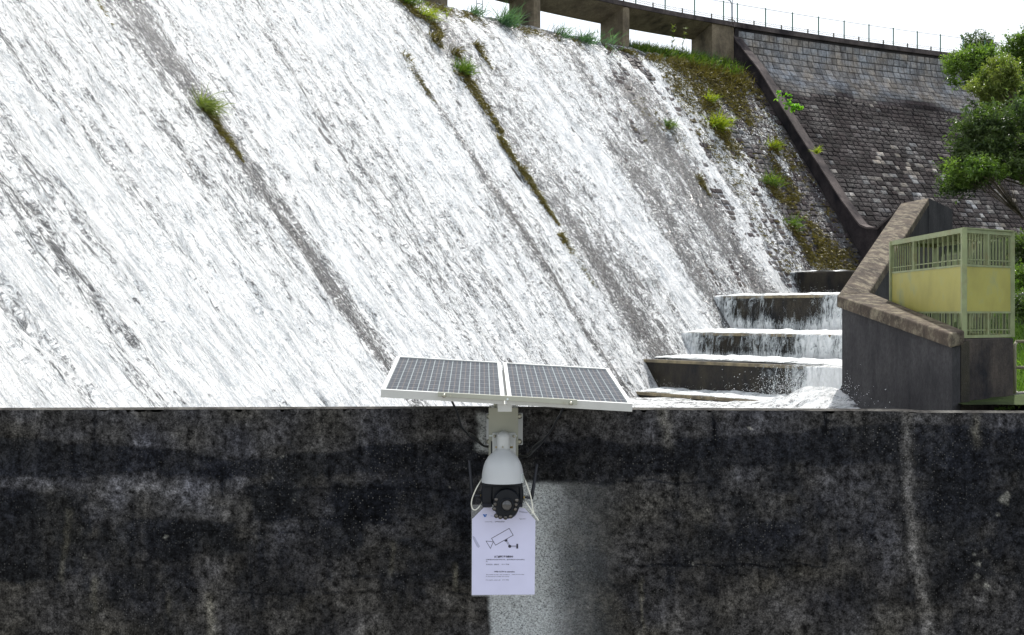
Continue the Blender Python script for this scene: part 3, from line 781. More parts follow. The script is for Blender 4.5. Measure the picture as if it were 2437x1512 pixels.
bank_front = MB(); bank_front.prism([Vector(q) for q in ((12.4, 33.5, -4.5), (24, 33.5, -4.5), (24, 36.9, -4.5), (12.4, 36.9, -4.5))], [Vector(q) for q in ((12.4, 33.5, -2.5), (24, 33.5, -2.4), (24, 36.9, -2.28), (12.4, 36.9, -2.28))])
tag(bank_front.build('terrain', M['wing']), kind='structure')

# ================================================================== PLANTS
def blades(mb, base, up, n, L, spread, droop, r, wd_=.012, lean=Vector((0, 0, 0)), grav=Vector((0, 0, -1)), rad=.12, segs=3):
    up = Vector(up).normalized()
    for _ in range(n):
        d = (up + Vector((r.gauss(0, spread), r.gauss(0, spread), r.gauss(0, spread * .6))) + lean).normalized()
        q = Vector(base) + Vector((r.gauss(0, rad), r.gauss(0, rad), r.gauss(0, rad * .5)))
        l = L * r.uniform(.5, 1.15); w_ = wd_ * r.uniform(.7, 1.3); sd_ = d.cross(Vector((r.gauss(0, 1), r.gauss(0, 1), .3))).normalized()
        pts = []; dr = droop * r.uniform(.5, 1.5)
        for k in range(segs + 1):
            pts.append((q.copy(), w_ * (1 - k / segs) + .001)); d = (d + grav * dr / segs).normalized(); q = q + d * l / segs
        vs = []
        for p_, ww in pts: vs += [p_ - sd_ * ww, p_ + sd_ * ww]
        mb.add(vs, [(2 * k, 2 * k + 1, 2 * k + 3, 2 * k + 2) for k in range(segs)], r.random())

def tuft(name, label, s, z, mat, L=.5, n=120, rad=.15, droop=.9, spread=.5, tail=0, tn=0, wd_=.018, group=None, cat='grass tuft', seed=1, tailmat=None):
    up, down, sdv = slope_frame(s); base = spill_point(s, z, .06); r = random.Random(seed)
    mb = MB(); blades(mb, base, up + Vector((0, 0, .6)), n, L, spread, droop, r, wd_, rad=rad)
    root = thing(name, base, label, cat, group)
    mb.build('leaves', LEAF[mat], root, attr=True)
    if tail:
        mb = MB()
        for k in range(int(tn * 1.7)):
            t = r.random() ** 1.2; q = base + down * tail * t + sdv * r.gauss(0, rad * .55 * (1.15 - t)) + up * .05
            x_ = spill_point(s, max(-3.5, z - tail * t * .8), .10)
            q = x_ + sdv * r.gauss(0, (rad * .75 + .05) * (1.15 - t * .7))
            blades(mb, q, up + down * 1.0, 5, .20 * (1.2 - t * .6), .55, .7, r, wd_ * .9, rad=.03, segs=2)
        mb.build('trailing_roots', LEAF[tailmat or 'moss'], root, attr=True)
    return root
T = tuft
T('grass_tuft', 'olive grass clump alone in the grey streak at left of the falls', -50.6, 5.15, 'olive', .66, 420, .16, 1.3, .5, 1.7, 320, .012, seed=2)
T('grass_tuft', 'small thin trailing weed high in the falls, nearest the top left corner', -53.4, 7.6, 'moss', .14, 40, .06, .6, .4, 1.0, 26, .008, seed=3)
T('grass_tuft', 'narrow olive weed trail left of the long seam of plants', -29.8, 9.9, 'moss', .34, 90, .14, .9, .4, 2.3, 110, .014, seed=4)
T('grass_tuft', 'bright green grass tuft heading the long seam of weeds down the falls', -25.5, 9.9, 'grass', .75, 210, .22, .7, .5, 3.3, 240, .022, seed=5)
T('weed_strand', 'brown weed strand just below the bright green tuft on the seam', -26.0, 7.0, 'moss', .28, 60, .10, .8, .4, 1.8, 150, .014, cat='weed', seed=6)
T('weed_strand', 'brown weed strand halfway down the seam, longest of the strands', -25.9, 5.7, 'moss', .28, 60, .10, .8, .4, 2.9, 230, .014, cat='weed', seed=7)
T('weed_strand', 'lowest brown weed strand of the seam above the solar panels', -26.3, 3.0, 'moss', .28, 60, .09, .8, .4, 2.6, 190, .014, cat='weed', seed=8)
T('grass_tuft', 'low dark bush of grass at the crest left of the ladder', -26.0, 13.1, 'grass', .8, 260, .32, .6, .6, 1.0, 90, .02, seed=9)
T('grass_tuft', 'yellowish hanging grass just under the crest at the top edge of the photo', -25.2, 12.5, 'yellow', .7, 200, .28, 1.2, .5, 1.0, 80, .02, seed=10)
T('grass_tuft', 'dark weed clump below the crest, upper one of a close pair', -25.9, 11.4, 'moss', .42, 110, .18, .8, .5, .6, 30, .018, seed=11)
T('grass_tuft', 'dark weed clump below the crest, lower one of a close pair', -25.0, 10.9, 'moss', .38, 90, .14, .8, .5, .5, 30, .018, seed=12)
T('grass_tuft', 'small weed on the wet strip right of the close pair of weeds', -22.6, 11.6, 'moss', .36, 60, .12, .8, .5, 1.4, 50, .016, seed=13)
T('grass_tuft', 'green grass at the foot of the ladder', -20.2, 13.55, 'blue', .6, 130, .22, .5, .5, seed=14)
T('grass_tuft', 'tall wispy grass clump in the opening right of the ladder', -18.3, 13.4, 'blue', 1.05, 260, .24, .5, .42, seed=15)
T('grass_tuft', 'low wispy grass beside the pier in the middle opening', -14.0, 13.5, 'blue', .75, 150, .26, .6, .5, seed=16)
T('grass_tuft', 'arching grass clump in the middle opening of the bridge', -12.4, 13.4, 'blue', .85, 220, .20, .8, .45, seed=17)
T('grass_tuft', 'short pale grass in the middle opening before the right pier', -10.6, 13.45, 'blue', .55, 150, .5, .5, .4, seed=18)
T('grass_tuft', 'drooping dark green tuft in the water right of the bare rock patch', -10.2, 9.1, 'grass', .60, 190, .18, 1.3, .45, 1.9, 80, .02, seed=19)
T('grass_tuft', 'small weed low in the falls below the drooping tuft', -10.4, 6.4, 'moss', .34, 60, .12, 1, .4, 1.1, 50, .014, seed=20)
T('grass_tuft', 'largest bright yellow green grass clump on the mossy masonry', -5.9, 9.5, 'yellow', .95, 330, .26, .9, .55, 1.5, 90, .024, seed=21)
T('grass_tuft', 'small yellow green tuft right above the largest clump', -5.2, 11.0, 'yellow', .6, 130, .2, .9, .5, .4, 20, .02, seed=22)
T('grass_tuft', 'round tuft beside the divider wall halfway down', -2.1, 8.6, 'yellow', .6, 170, .20, .8, .6, .6, 40, .018, seed=23)
T('grass_tuft', 'green arching tuft on the lower mossy masonry, upper of three', -4.3, 6.5, 'grass', .75, 200, .22, .8, .6, 1.0, 60, .02, seed=24)
T('grass_tuft', 'green tuft on the lower mossy masonry with long brown trails', -4.6, 4.3, 'grass', .6, 170, .24, .9, .6, 2.2, 120, .018, seed=25)
T('grass_tuft', 'lowest brown hanging weed near the top step', -3.2, 3.6, 'moss', .3, 70, .12, .9, .4, 1.8, 90, .014, seed=26)
# grass mass in the right opening
for nm, n_, mt, lb, l_, z0_, zs_ in (('grass', 150, 'grass', 'dense green grass covering the crest under the right bridge opening', .55, 13.8, .5), ('fine_grass', 90, 'blue', 'fine bluish seed grass standing against the sky in the right bridge opening', .62, 13.9, .1), ('dry_grass', 130, 'moss', 'dry brown grass hanging below the green grass of the crest', .42, 13.2, .75)):
    mb = MB(); r = random.Random(40 + n_)
    for _ in range(n_):
        s = r.uniform(-7.9, -.7); t = (s + 7.9) / 7.2; z = z0_ - abs(r.gauss(0, (.25 + .75 * t) * zs_)); up, dn, sv = slope_frame(s)
        blades(mb, spill_point(s, z, .05), Vector((0, 0, 1)) + up * (.4 if nm != 'dry_grass' else 1.2), 22, l_, .45, .8, r, .018, rad=.18)
    tag(mb.build(nm, LEAF[mt], org=(0, 0, 0), attr=True), kind='stuff', label=lb, cat='grass')
# two tall seed stalks
for px, lb in ((1592, 'left of two tall dry weed stalks in front of the right bridge opening'), (1617, 'right of two tall dry weed stalks in front of the right bridge opening')):
    s = pxs(px, .3); b = spill_point(s, 13.6); mb = MB(); rr = random.Random(px)
    q = b.copy(); pts = [q.copy()]
    for k in range(6): q = q + Vector((rr.gauss(.02, .04), 0, .27)); pts.append(q.copy())
    mb.tube(pts, [.018 - .002 * k for k in range(7)], 5)
    w_ = thing('tall_weed', b, lb, 'weed', 'tall dry weeds on the crest'); mb.build('stem', LEAF['olive'], w_)
    mb = MB()
    for k in range(1, 7): blades(mb, pts[k], Vector((0, 0, 1)), 9, .30, .7, .9, rr, .02, rad=.02)
    mb.build('leaves', LEAF['olive'], w_, attr=True)
# moss on the wet masonry
mb = MB(); r = random.Random(41)
for _ in range(10000):
    s = r.uniform(-8.6, -.4); z = r.uniform(1.8, 13.2)
    d = float(fbm(s * .75, z * .45, 3, 30)); edge = -6.9 + 1.2 * (d - .5)
    cen = -4.4 + (13 - z) * .06
    pr_ = math.exp(-((s - cen) / 2.0) ** 2) * .85 + .5 * float(sst(9.5, 12.2, z)) + .08
    if s < edge - 1.2 or r.random() > pr_ * float(sst(.46, .56, d)) * 1.5 + .03: continue
    up, dn, sv = slope_frame(s)
    blades(mb, spill_point(s, z, .08), up + dn * .8, 7, .17, .6, .6, r, .02, rad=.06, segs=2)
for _ in range(500):     # sparse moss along the crest edge
    s = r.uniform(-24, -8); z = 13.5 - abs(r.gauss(0, .25)); up, dn, sv = slope_frame(s)
    if float(fbm(s * .8, 3., 3, 33)) < .5: continue
    blades(mb, spill_point(s, z, .1), up + dn * .5, 7, .2, .6, .6, r, .018, rad=.07, segs=2)
for _ in range(160):
    s = r.gauss(-11.3, 1.2); z = r.uniform(8, 10.6); up, dn, sv = slope_frame(s)
    if float(fbm(s * 1.5, z * 1.2, 3, 34)) < .52: continue
    blades(mb, spill_point(s, z, .1), up + dn * .8, 7, .16, .6, .6, r, .016, rad=.05, segs=2)
tag(mb.build('moss', LEAF['moss'], org=(0, 0, 0), attr=True), kind='stuff', label='brown and olive moss clinging to the wet masonry', cat='moss')

def leaf_cloud(mb, c, rad, n, size, r, clump=14, hollow=.25, clsz=.30):
    c = Vector(c)
    k = max(1, n // clump)
    for _ in range(k):
        d = Vector((r.gauss(0, 1), r.gauss(0, 1), r.gauss(0, 1))).normalized(); m_ = r.uniform(hollow, 1.0) ** .7 * r.uniform(.75, 1.3)
        q = c + Vector((d.x * rad[0], d.y * rad[1], d.z * rad[2])) * m_
        cs = clsz * min(rad) * r.uniform(.3, 1.2); tn = r.uniform(0, 1)
        for _ in range(clump):
            p = q + Vector((r.gauss(0, cs), r.gauss(0, cs), r.gauss(0, cs * .5)))
            nrm = Vector((r.gauss(0, 1), r.gauss(0, 1), r.gauss(.7, 1))).normalized()
            u = nrm.orthogonal().normalized(); u = (Matrix.Rotation(r.uniform(0, 6.28), 3, nrm) @ u); v = nrm.cross(u)
            l = size * r.uniform(.5, 1.5); w_ = l * .42
            mb.add([p - u * l * .5, p + v * w_ * .5 + nrm * l * .08, p + u * l * .5, p - v * w_ * .5 + nrm * l * .08], [(0, 1, 2, 3)], min(1, max(0, tn * .6 + r.uniform(0, .4))))

def tree(label, c, rad, n, size, mat, trunk_to, seed, lobes=5, group='trees on the right bank', name='tree', trunk_r=.14, extra=()):
    r = random.Random(seed); base = Vector(trunk_to); c = Vector(c)
    t = thing(name, base, label, 'tree' if name == 'tree' else 'shrub', group)
    mb = MB(); wb = MB(); rm = min(rad); hub = c + (base - c) * .25
    fork = base + (c - base) * .5 + Vector((r.uniform(-.2, .2), 0, 0))
    wb.tube([base, base + (fork - base) * .5 + Vector((r.uniform(-.1, .1), 0, 0)), fork, hub], [trunk_r, trunk_r * .85, trunk_r * .65, trunk_r * .4], 8)
    nb = lobes * 9; per = max(10, n // nb)
    for b in range(nb):
        d = Vector((r.gauss(0, 1), r.gauss(0, 1), r.gauss(.12, .9))).normalized(); k_ = r.uniform(.25, 1.0) ** .55 * r.choice((.8, .95, 1.0, 1.12, 1.28))
        if extra and r.random() < .3: e = r.choice(extra); tip = c + Vector((e[0] * r.uniform(.5, 1), r.uniform(-.3, .3) * rad[1], e[1] * r.uniform(.6, 1) + r.gauss(0, .12 * rm)))
        else: tip = c + Vector((d.x * rad[0], d.y * rad[1], d.z * rad[2])) * k_
        ax = (tip - hub); ln_ = ax.length; ax.normalize(); mid = hub.lerp(tip, .5) + Vector((0, 0, .08 * ln_))
        wb.tube([hub.lerp(fork, r.uniform(0, .4)), mid, tip], [trunk_r * .26, trunk_r * .16, .008], 5)
        tn = r.random(); cs = rm * r.uniform(.06, .14); el = r.uniform(.14, .30) * rm
        for tw in range(per // 9 + 1):
            q = tip - ax * r.uniform(-.4, 1.3) * el + Vector((r.gauss(0, cs), r.gauss(0, cs), r.gauss(0, cs * .7)))
            td = (ax * .8 + Vector((r.gauss(0, .6), r.gauss(0, .6), r.gauss(-.1, .5)))).normalized()
            for m_ in range(9):
                p = q + td * size * .42 * m_ + Vector((r.gauss(0, .25), r.gauss(0, .25), r.gauss(0, .2))) * size
                nrm = Vector((r.gauss(0, .8), r.gauss(0, .8), r.gauss(.8, .6))).normalized(); u = nrm.orthogonal().normalized()
                u = Matrix.Rotation(r.uniform(0, 6.28), 3, nrm) @ u; v = nrm.cross(u); l = size * r.uniform(.55, 1.5); w_ = l * .40
                mb.add([p - u * l * .5, p + v * w_ * .5 + nrm * l * .1, p + u * l * .5, p - v * w_ * .5 + nrm * l * .1], [(0, 1, 2, 3)], min(1, max(0, tn * .7 + r.uniform(0, .35))))
    mb.build('crown', LEAF[mat], t, attr=True)
    wb.build('trunk', M['bark'], t, smooth=True)
    return t
def gz(x, y):
    xl_ = float(np.interp(y, [33, 43, 61, 79], [10.6, 10.75, 18.0, 20.0]))
    return -2.2 + 4.6 * float(sst(40, 69, y)) + max(0, x - 15) * .14 * float(sst(38, 60, y))
def tr(label, px, py, Y, rx, rz, n, size, mat, seed, **kw):
    c = P(px, py, Y); k = Y / F0
    return tree(label, c, (rx * k, rx * k * .9, rz * k), n, size, mat, (c.x + kw.pop('bx', .4), c.y + .3, kw.pop('bz', gz(c.x, c.y))), seed, **kw)
tr('large glossy dark leafed tree leaning over the right masonry, lowest and nearest of the trees', 2415, 340, 54, 122, 100, 25000, .16, 'dark', 51, lobes=8, trunk_r=.16, bx=5.0, extra=((-2.4, -1.5), (-2.0, -.6), (-1.6, .8)))
tr('low sprawling branch clump with light green tips under the large glossy tree', 2330, 410, 53, 74, 28, 7500, .13, 'mid', 52, lobes=4, trunk_r=.06, bx=5)
tr('rounded olive crown in front of the darker bushes near the crest', 2378, 205, 66, 52, 52, 13000, .14, 'olive', 53, lobes=6, bx=4)
tr('dark bushy crown hiding the end of the dam crest', 2328, 165, 70, 58, 44, 13000, .15, 'mid', 54, lobes=6, bx=4)
tr('open airy tree showing sky between its twigs above the crest end', 2325, 112, 92, 44, 32, 3400, .15, 'dark', 55, lobes=4, trunk_r=.08, bz=9)
tr('dark tree cut by the right edge of the photo, tallest of the trees', 2452, 165, 74, 62, 86, 16000, .16, 'mid', 56, lobes=7, bx=4)
tr('dark filling bush behind the rounded olive crown', 2415, 265, 68, 78, 62, 20000, .16, 'dark', 57, lobes=8, bx=4)
tr('dark shrub on the bank behind the top of the enclosure', 2445, 590, 58, 45, 36, 3000, .15, 'dark', 58, lobes=4, name='shrub', trunk_r=.05, group='shrubs on the right bank')
tr('green shrub on the bank above the black pipe', 2440, 660, 54, 36, 24, 2400, .12, 'mid', 59, lobes=4, name='shrub', trunk_r=.05, group='shrubs on the right bank')
tr('dark shrub low on the bank below the black pipe', 2440, 735, 44, 34, 24, 1800, .10, 'dark', 60, lobes=4, name='shrub', trunk_r=.04, group='shrubs on the right bank')
# bank grass
mb = MB(); r = random.Random(61)
for _ in range(900):
    y = r.uniform(37.2, 58); x = y * r.uniform(.345, .43); blades(mb, (x, y, gz(x, y)), (0, 0, 1), 12, .55, .35, .6, r, .022, rad=.2)
tag(mb.build('grass', LEAF['bank'], org=(0, 0, 0), attr=True), kind='stuff', label='bright green grass on the bank behind the tan handrail', cat='grass')
# creeper on the divider, little plant below it
def sprig(label, px, py, Y, n, size, rad, mat, seed, name='leafy_plant'):
    r = random.Random(seed); c = P(px, py, Y); t = thing(name, c, label, 'plant'); mb = MB()
    for i in range(9):
        q = c + Vector((r.uniform(-1, 1) * rad[0], r.uniform(-.6, .1) * .4, r.uniform(-1, 1) * rad[1])); leaf_cloud(mb, q, [rad[0] * .35] * 3, n // 9, size, r, clump=8)
    mb.build('leaves', LEAF[mat], t, attr=True); mb = MB()
    for i in range(6):
        q = c + Vector((r.uniform(-1, 1) * rad[0], -.1, r.uniform(-1, 1) * rad[1])); mb.tube([c + Vector((0, .5, 0)), (c + q) / 2 + Vector((0, 0, .1)), q], [.02, .014, .006], 5)
    mb.build('stems', LEAF['grass'], t)
x, y = DAM(.7, 4.6); 
sprig('vivid green leafy plant rooted on the upper divider wall, left part of leaning sprays', 1866, 228, float(y) - .4, 200, .15, (.36, .28), 'bright', 71)
sprig('vivid green broad leaved plant drooping below on the divider, lower of the two', 1890, 256, float(y) - .7, 420, .15, (.42, .26), 'bright', 72)
r = random.Random(73); c = P(1944, 364, 71.8); t = thing('small_fern', c, 'small lone yellow green sprout on the lower divider wall', 'plant'); mb = MB()
blades(mb, c, (0, -.3, 1), 60, .5, .5, .8, r, .02, rad=.06); mb.build('leaves', LEAF['yellow'], t, attr=True)
r = random.Random(74); c = P(2392, 975, 33.9); t = thing('small_shrub', c, 'small dark green weed at the foot of the plinth above the near wall', 'plant'); mb = MB()
leaf_cloud(mb, c, (.28, .2, .14), 500, .07, r, clump=12); mb.build('leaves', LEAF['mid'], t, attr=True)

# ================================================================== FOREGROUND WALL
WY = 5.0
xs = np.arange(-2.75, 2.75, .0065); zs_top = None
def wall_top(x):
    px = HX + x * F0 / WY
    v = np.interp(px, [-600, 0, 600, 1100, 1500, 2160, 2165, 2437, 3000], [971, 971, 969, 967, 970, 974, 977, 978, 978])
    return (HY - v) / F0 * WY
tt = np.linspace(0, 1, 215)
Xw, Tw = np.meshgrid(xs, tt, indexing='ij'); ztop = wall_top(Xw) + (fbm(Xw * 18, Xw * 0, 4, 2) - .5) * .007 - .010 * sst(.62, .78, fbm(Xw * 30, Xw * 0, 3, 19))
Zw = ztop - .008 + Tw * (-1.6 - ztop)
PX = HX + Xw * F0 / WY; PY = HY - Zw * F0 / WY
wob = (fbm(PX / 60, PY / 60, 4, 1) - .5); wob2 = (fbm(PX / 16, PY / 26, 4, 7) - .5) + .5 * (fbm(PX / 5, PY / 7, 2, 17) - .5)
def edge(xp, yp, sft=5, amp=22): return sst(-sft, sft, PY + wob * amp + wob2 * 10 - np.interp(PX, xp, yp))
e1_ = edge([0, 186, 418, 534, 696, 882, 1044, 1131, 1250, 1396, 1542, 1591, 1620, 1737, 1859, 1956, 2146, 2180, 2437], [1040, 1054, 1068, 1091, 1082, 1061, 1049, 1052, 1052, 1044, 1061, 1066, 1040, 1042, 1032, 1015, 1005, 1010, 1020])
e2_ = edge([0, 140, 232, 418, 557, 742, 882, 1131, 1250, 1490, 1737, 1883, 2146, 2437], [1137, 1142, 1130, 1128, 1137, 1137, 1126, 1135, 1147, 1142, 1117, 1108, 1108, 1115], 6)
def blobf(x0, x1, y0, y1, sf=14):
    u = PX + wob * 40 + wob2 * 18; v = PY + wob * 34 + wob2 * 14
    return sst(x0 - sf, x0 + sf, u) * (1 - sst(x1 - sf, x1 + sf, u)) * sst(y0 - sf, y0 + sf, v) * (1 - sst(y1 - sf, y1 + sf, v))
top_c = .042 + .022 * fbm(PX / 34, PY / 90, 4, 9); A_ = top_c * (1 - e1_)
drk = .015 + .012 * fbm(PX / 50, PY / 30, 4, 3); A_ = A_ + drk * e1_ * (1 - e2_)
lowc = .024 + .030 * sst(.35, .7, fbm(PX / 90, PY / 70, 4, 14)) + .012 * sst(1380, 1480, PY); A_ = A_ + lowc * e2_
A_ = A_ + .026 * blobf(-50, 590, 1140, 1168, 7) * e2_ + .030 * blobf(208, 580, 1150, 1238, 8) * e2_
A_ = A_ * (1 - .55 * blobf(-80, 206, 1172, 1385)) * (1 - .50 * blobf(225, 560, 1245, 1330)) * (1 - .55 * blobf(590, 690, 1150, 1240)) * (1 - .62 * blobf(795, 945, 1155, 1255)) * (1 - .4 * blobf(1060, 1130, 1170, 1290))
A_ = A_ * (1 - .35 * blobf(640, 1160, 1290, 1400, 30)) * (1 - .4 * blobf(2210, 2450, 1100, 1400, 30)) * (1 - .3 * blobf(1650, 2100, 1180, 1340, 25))
def vstreak(pts, wd_, amt, y0, y1):
    c = np.interp(PY, [p[1] for p in pts], [p[0] for p in pts]); return amt * np.exp(-((PX + wob2 * 14 - c) / wd_) ** 2 * 1.3) * sst(y0 - 12, y0 + 12, PY) * (1 - sst(y1 - 25, y1 + 25, PY)) * (.55 + .9 * fbm(PX / 6, PY / 14, 3, 8))
tan = vstreak([(165, 1210), (145, 1390)], 8, .085, 1215, 1385) + vstreak([(228, 1380), (222, 1460)], 8, .08, 1375, 1470) + vstreak([(497, 1420), (505, 1520)], 13, .10, 1415, 1560) + vstreak([(402, 1420), (399, 1470)], 6, .07, 1420, 1465)
tan = tan * .7 + vstreak([(1082, 1340), (1084, 1400)], 5, .10, 1345, 1400) + vstreak([(935, 1290), (930, 1370)], 6, .05, 1290, 1365) + vstreak([(1527, 1380), (1530, 1500)], 4, .09, 1375, 1500)
tan = tan * .7 + vstreak([(1578, 980), (1590, 1040)], 14, .05, 960, 1060) + vstreak([(2320, 970), (2325, 1050)], 12, .05, 960, 1060)
joint = vstreak([(2158, 972), (2158, 1060), (2160, 1180), (2172, 1280), (2192, 1400), (2216, 1512), (2230, 1600)], 15, .075, 940, 1700)
seamd = np.exp(-((PX - np.interp(PY, [972, 1180, 1280, 1400, 1512], [2139, 2140, 2152, 2168, 2190]) + wob2 * 10) / 5) ** 2)
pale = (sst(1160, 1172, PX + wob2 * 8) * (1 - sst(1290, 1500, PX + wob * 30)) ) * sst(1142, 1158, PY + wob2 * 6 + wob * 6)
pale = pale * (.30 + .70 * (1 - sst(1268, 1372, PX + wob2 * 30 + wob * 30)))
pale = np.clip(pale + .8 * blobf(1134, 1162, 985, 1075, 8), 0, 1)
def hline(y0, x0, x1, amt, wd_=2.5):
    return amt * np.exp(-((PY - y0 + wob * 22 + wob2 * 5) / wd_) ** 2) * sst(x0 - 30, x0 + 30, PX) * (1 - sst(x1 - 30, x1 + 30, PX))
crk = hline(1148, 1250, 1700, .55, 3) + hline(1349, 1490, 1960, .7) + hline(1236, 600, 930, .4, 3) + hline(1268, 340, 760, .5) + hline(1414, 1050, 1700 - 400, .5) + hline(1412, 560, 900, .5) + hline(1165, 560, 1110, .35, 3) + hline(1372, 820, 1120, .4)
runs = vstreak([(1697, 990), (1702, 1065)], 5, .8, 985, 1070) + vstreak([(1966, 985), (1962, 1040)], 6, .9, 980, 1045) + vstreak([(2170, 1080), (2176, 1110)], 5, .8, 1070, 1115)
for q_ in range(26): xx_ = rng.uniform(0, 2437); yy_ = rng.uniform(975, 1400); runs = runs + vstreak([(xx_, yy_), (xx_ + rng.uniform(-8, 8), yy_ + 120)], rng.uniform(3, 8), rng.uniform(.2, .6), yy_, yy_ + rng.uniform(50, 140))
li = np.zeros_like(PX)
rl_ = random.Random(90)
for (cx, cy, rr_) in [(2388, 1190, 11), (2396, 1178, 7), (2375, 1225, 5), (2345, 1312, 6), (2330, 1343, 8), (2318, 1320, 4), (2350, 1395, 7), (2325, 1372, 7)] + [(rl_.uniform(0, 2437), rl_.uniform(1000, 1500), rl_.uniform(1, 3)) for _ in range(26)]:
    li = np.maximum(li, 1 - sst(rr_ * .6, rr_ * 1.2, np.hypot(PX - cx, (PY - cy) * .9) + wob2 * 14))
A_ = A_ * (1 + .85 * wob2) * (.62 + .8 * fbm(PX / 22, PY / 150, 3, 44)) * (1 - .5 * seamd * 0 - .3 * np.clip(seamd, 0, 1))
A_ = A_ * .74 + .26 * .032
A_ = A_ * (1 - np.clip(crk + runs, 0, .85))
A_ = np.clip((A_ * 1.05) ** 1.25 * 1.95 - .002, .004, .3)
hue = fbm(PX / 110, PY / 80, 3, 22)
col = np.stack([A_ * (.93 + .14 * hue), A_ * (.95 + .05 * hue), A_ * (1.12 - .28 * hue)], -1)
dk = np.clip((.03 - A_) / .02, 0, 1)[..., None]; col = col * (1 - dk * np.array([.16, .06, -.14]))
col = col * (1 + sst(1180, 1420, PY)[..., None] * np.array([.04, .01, -.05]))
col = col + tan[..., None] * np.array([1.0, .92, .66]) + joint[..., None] * np.array([.95, .9, .82]) + (li * .13)[..., None] * np.array([.95, .93, .80])
Yw = WY + (fbm(Xw * 9, Zw * 9, 4, 3) - .5) * .018 + (fbm(Xw * 60, Zw * 60, 2, 4) - .5) * .004 + .006 * np.clip(seamd, 0, 1)
wallt = thing('parapet_wall', (0, WY, -1.6), 'long dark stained concrete wall across the foreground, speckled and streaked', 'wall')
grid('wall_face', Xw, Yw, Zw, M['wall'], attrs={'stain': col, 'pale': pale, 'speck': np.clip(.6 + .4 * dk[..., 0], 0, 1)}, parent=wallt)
# body behind the face, with a weathered top falling away to the back
mb = MB(); n = 120; xa = np.linspace(-2.75, 2.7435, n)
vs = []
for x in xa:
    zt = float(wall_top(x))
    vs += [(x, WY + .012, zt - .009), (x, WY + .022, zt - .001), (x, WY + .34, zt - .028), (x, WY + .36, zt - .05), (x, WY + .36, -4.3), (x, WY + .022, -4.3)]
fs = [(i * 6 + j, i * 6 + j + 1, i * 6 + j + 7, i * 6 + j + 6) for i in range(n - 1) for j in range(5)]
mb.add(vs, fs)
M['walltop'] = mat_concrete('wall_top_concrete', (.20, .19, .17), (.07, .065, .06), scale=6, streak=False)
mb.build('wall_body', M['walltop'], wallt)
for sx in (-1, 1):
    mb = MB(); a, b = sorted((sx * 2.74, sx * 16)); mb.prism([(a, WY, -4.3), (b, WY, -4.3), (b, WY + .36, -4.3), (a, WY + .36, -4.3)], [(a, WY, -.345), (b, WY, -.345), (b, WY + .36, -.372), (a, WY + .36, -.372)])
    mb.build('wall_end', mat_concrete('wall_end_concrete', (.06, .056, .052), (.022, .022, .024), scale=2), wallt)

# ================================================================== SOLAR PANELS ON THEIR BRACKET
def Z1(x, y, Y):   # from the first close-up's own pixels
    return P((1480 + x / 2.2155) / 1.68, (1380 + y / 2.2155) / 1.68, Y)
FLt, FRt = Z1(97, 392, 4.50), Z1(2325, 520, 4.50)
BLt, BRt = Z1(236, 98, 5.30), Z1(2113, 208, 5.30)
pm = (FLt + FRt + BLt + BRt) / 4
sol = thing('solar_panel_unit', (0, 4.9, -.5), 'pair of small solar panels in white aluminium frames on a cream bracket over the wall', 'solar panel')
ux = ((FRt - FLt).normalized() + (BRt - BLt).normalized()).normalized()
nrm = ((BLt + BRt) / 2 - (FLt + FRt) / 2); nrm = ux.cross(nrm).normalized()
def pp(u, v, h=0): return (FLt * (1 - u) + FRt * u) * (1 - v) + (BLt * (1 - u) + BRt * u) * v + nrm * h
for (u0, u1) in ((0, .4905), (.5025, 1)):
    fr = MB(); e = .016; ev = .017; T_ = .026
    def q4(a, b, c, d, h): return [pp(a, c, h), pp(b, c, h), pp(b, d, h), pp(a, d, h)]
    for (a, b, c, d) in ((u0, u1, 0, ev), (u0, u1, 1 - ev, 1), (u0, u0 + e, ev, 1 - ev), (u1 - e, u1, ev, 1 - ev)):
        fr.prism(q4(a, b, c, d, -T_), q4(a, b, c, d, 0))
    # back sheet
    fr.prism(q4(u0 + e, u1 - e, ev, 1 - ev, -.012), q4(u0 + e, u1 - e, ev, 1 - ev, -.008))
    pf = fr.build('panel_frame', M['alu'], sol)
    k = 14; uu, vv = np.meshgrid(np.linspace(0, 1, k), np.linspace(0, 1, k), indexing='ij')
    pts = [[pp(u0 + e + (u1 - u0 - 2 * e) * a, ev + (1 - 2 * ev) * b, -.004) for a, b in zip(ra, rb)] for ra, rb in zip(uu, vv)]
    Xp = np.array([[q.x for q in rw] for rw in pts]); Yp = np.array([[q.y for q in rw] for rw in pts]); Zp = np.array([[q.z for q in rw] for rw in pts])
    grid('solar_cells', Xp, Yp, Zp, M['cells'], uv=(uu, vv), parent=pf)
# front rail
def zf(x, y, dy=0.): return Z1(x, y, 4.485 + dy)
ra, rb_, rc, rd = zf(600, 417), zf(1833, 484), zf(1833, 530), zf(600, 456)
mb = MB(); o_ = Vector((0, -.006, 0)); bk_ = Vector((0, .012, 0))
mb.prism([rd + o_, rc + o_, rc + bk_, rd + bk_], [ra + o_, rb_ + o_, rb_ + bk_, ra + bk_]); rail = mb.build('mounting_rail', M['cream'], sol, bevel=.001)
for x, y in ((655, 447), (1777, 515)):
    mb = MB(); c = zf(x, y) + Vector((0, -.006, 0)); mb.lathe([(0, -.006), (.004, -.006), (.0065, -.003), (.0065, .001), (0, .001)], c, 'Y', 14); mb.build('bolt', M['steel'], rail, smooth=True)
for x, y, mt in ((712, 447, 'steel'), (1718, 508, 'steel'), (1217, 478, 'sticker')):
    mb = MB(); mb.lathe([(0, -.0012), (.0035, -.0012), (.0035, .001), (0, .001)], zf(x, y) + Vector((0, -.006, 0)), 'Y', 12); mb.build('hole', M[mt], rail)
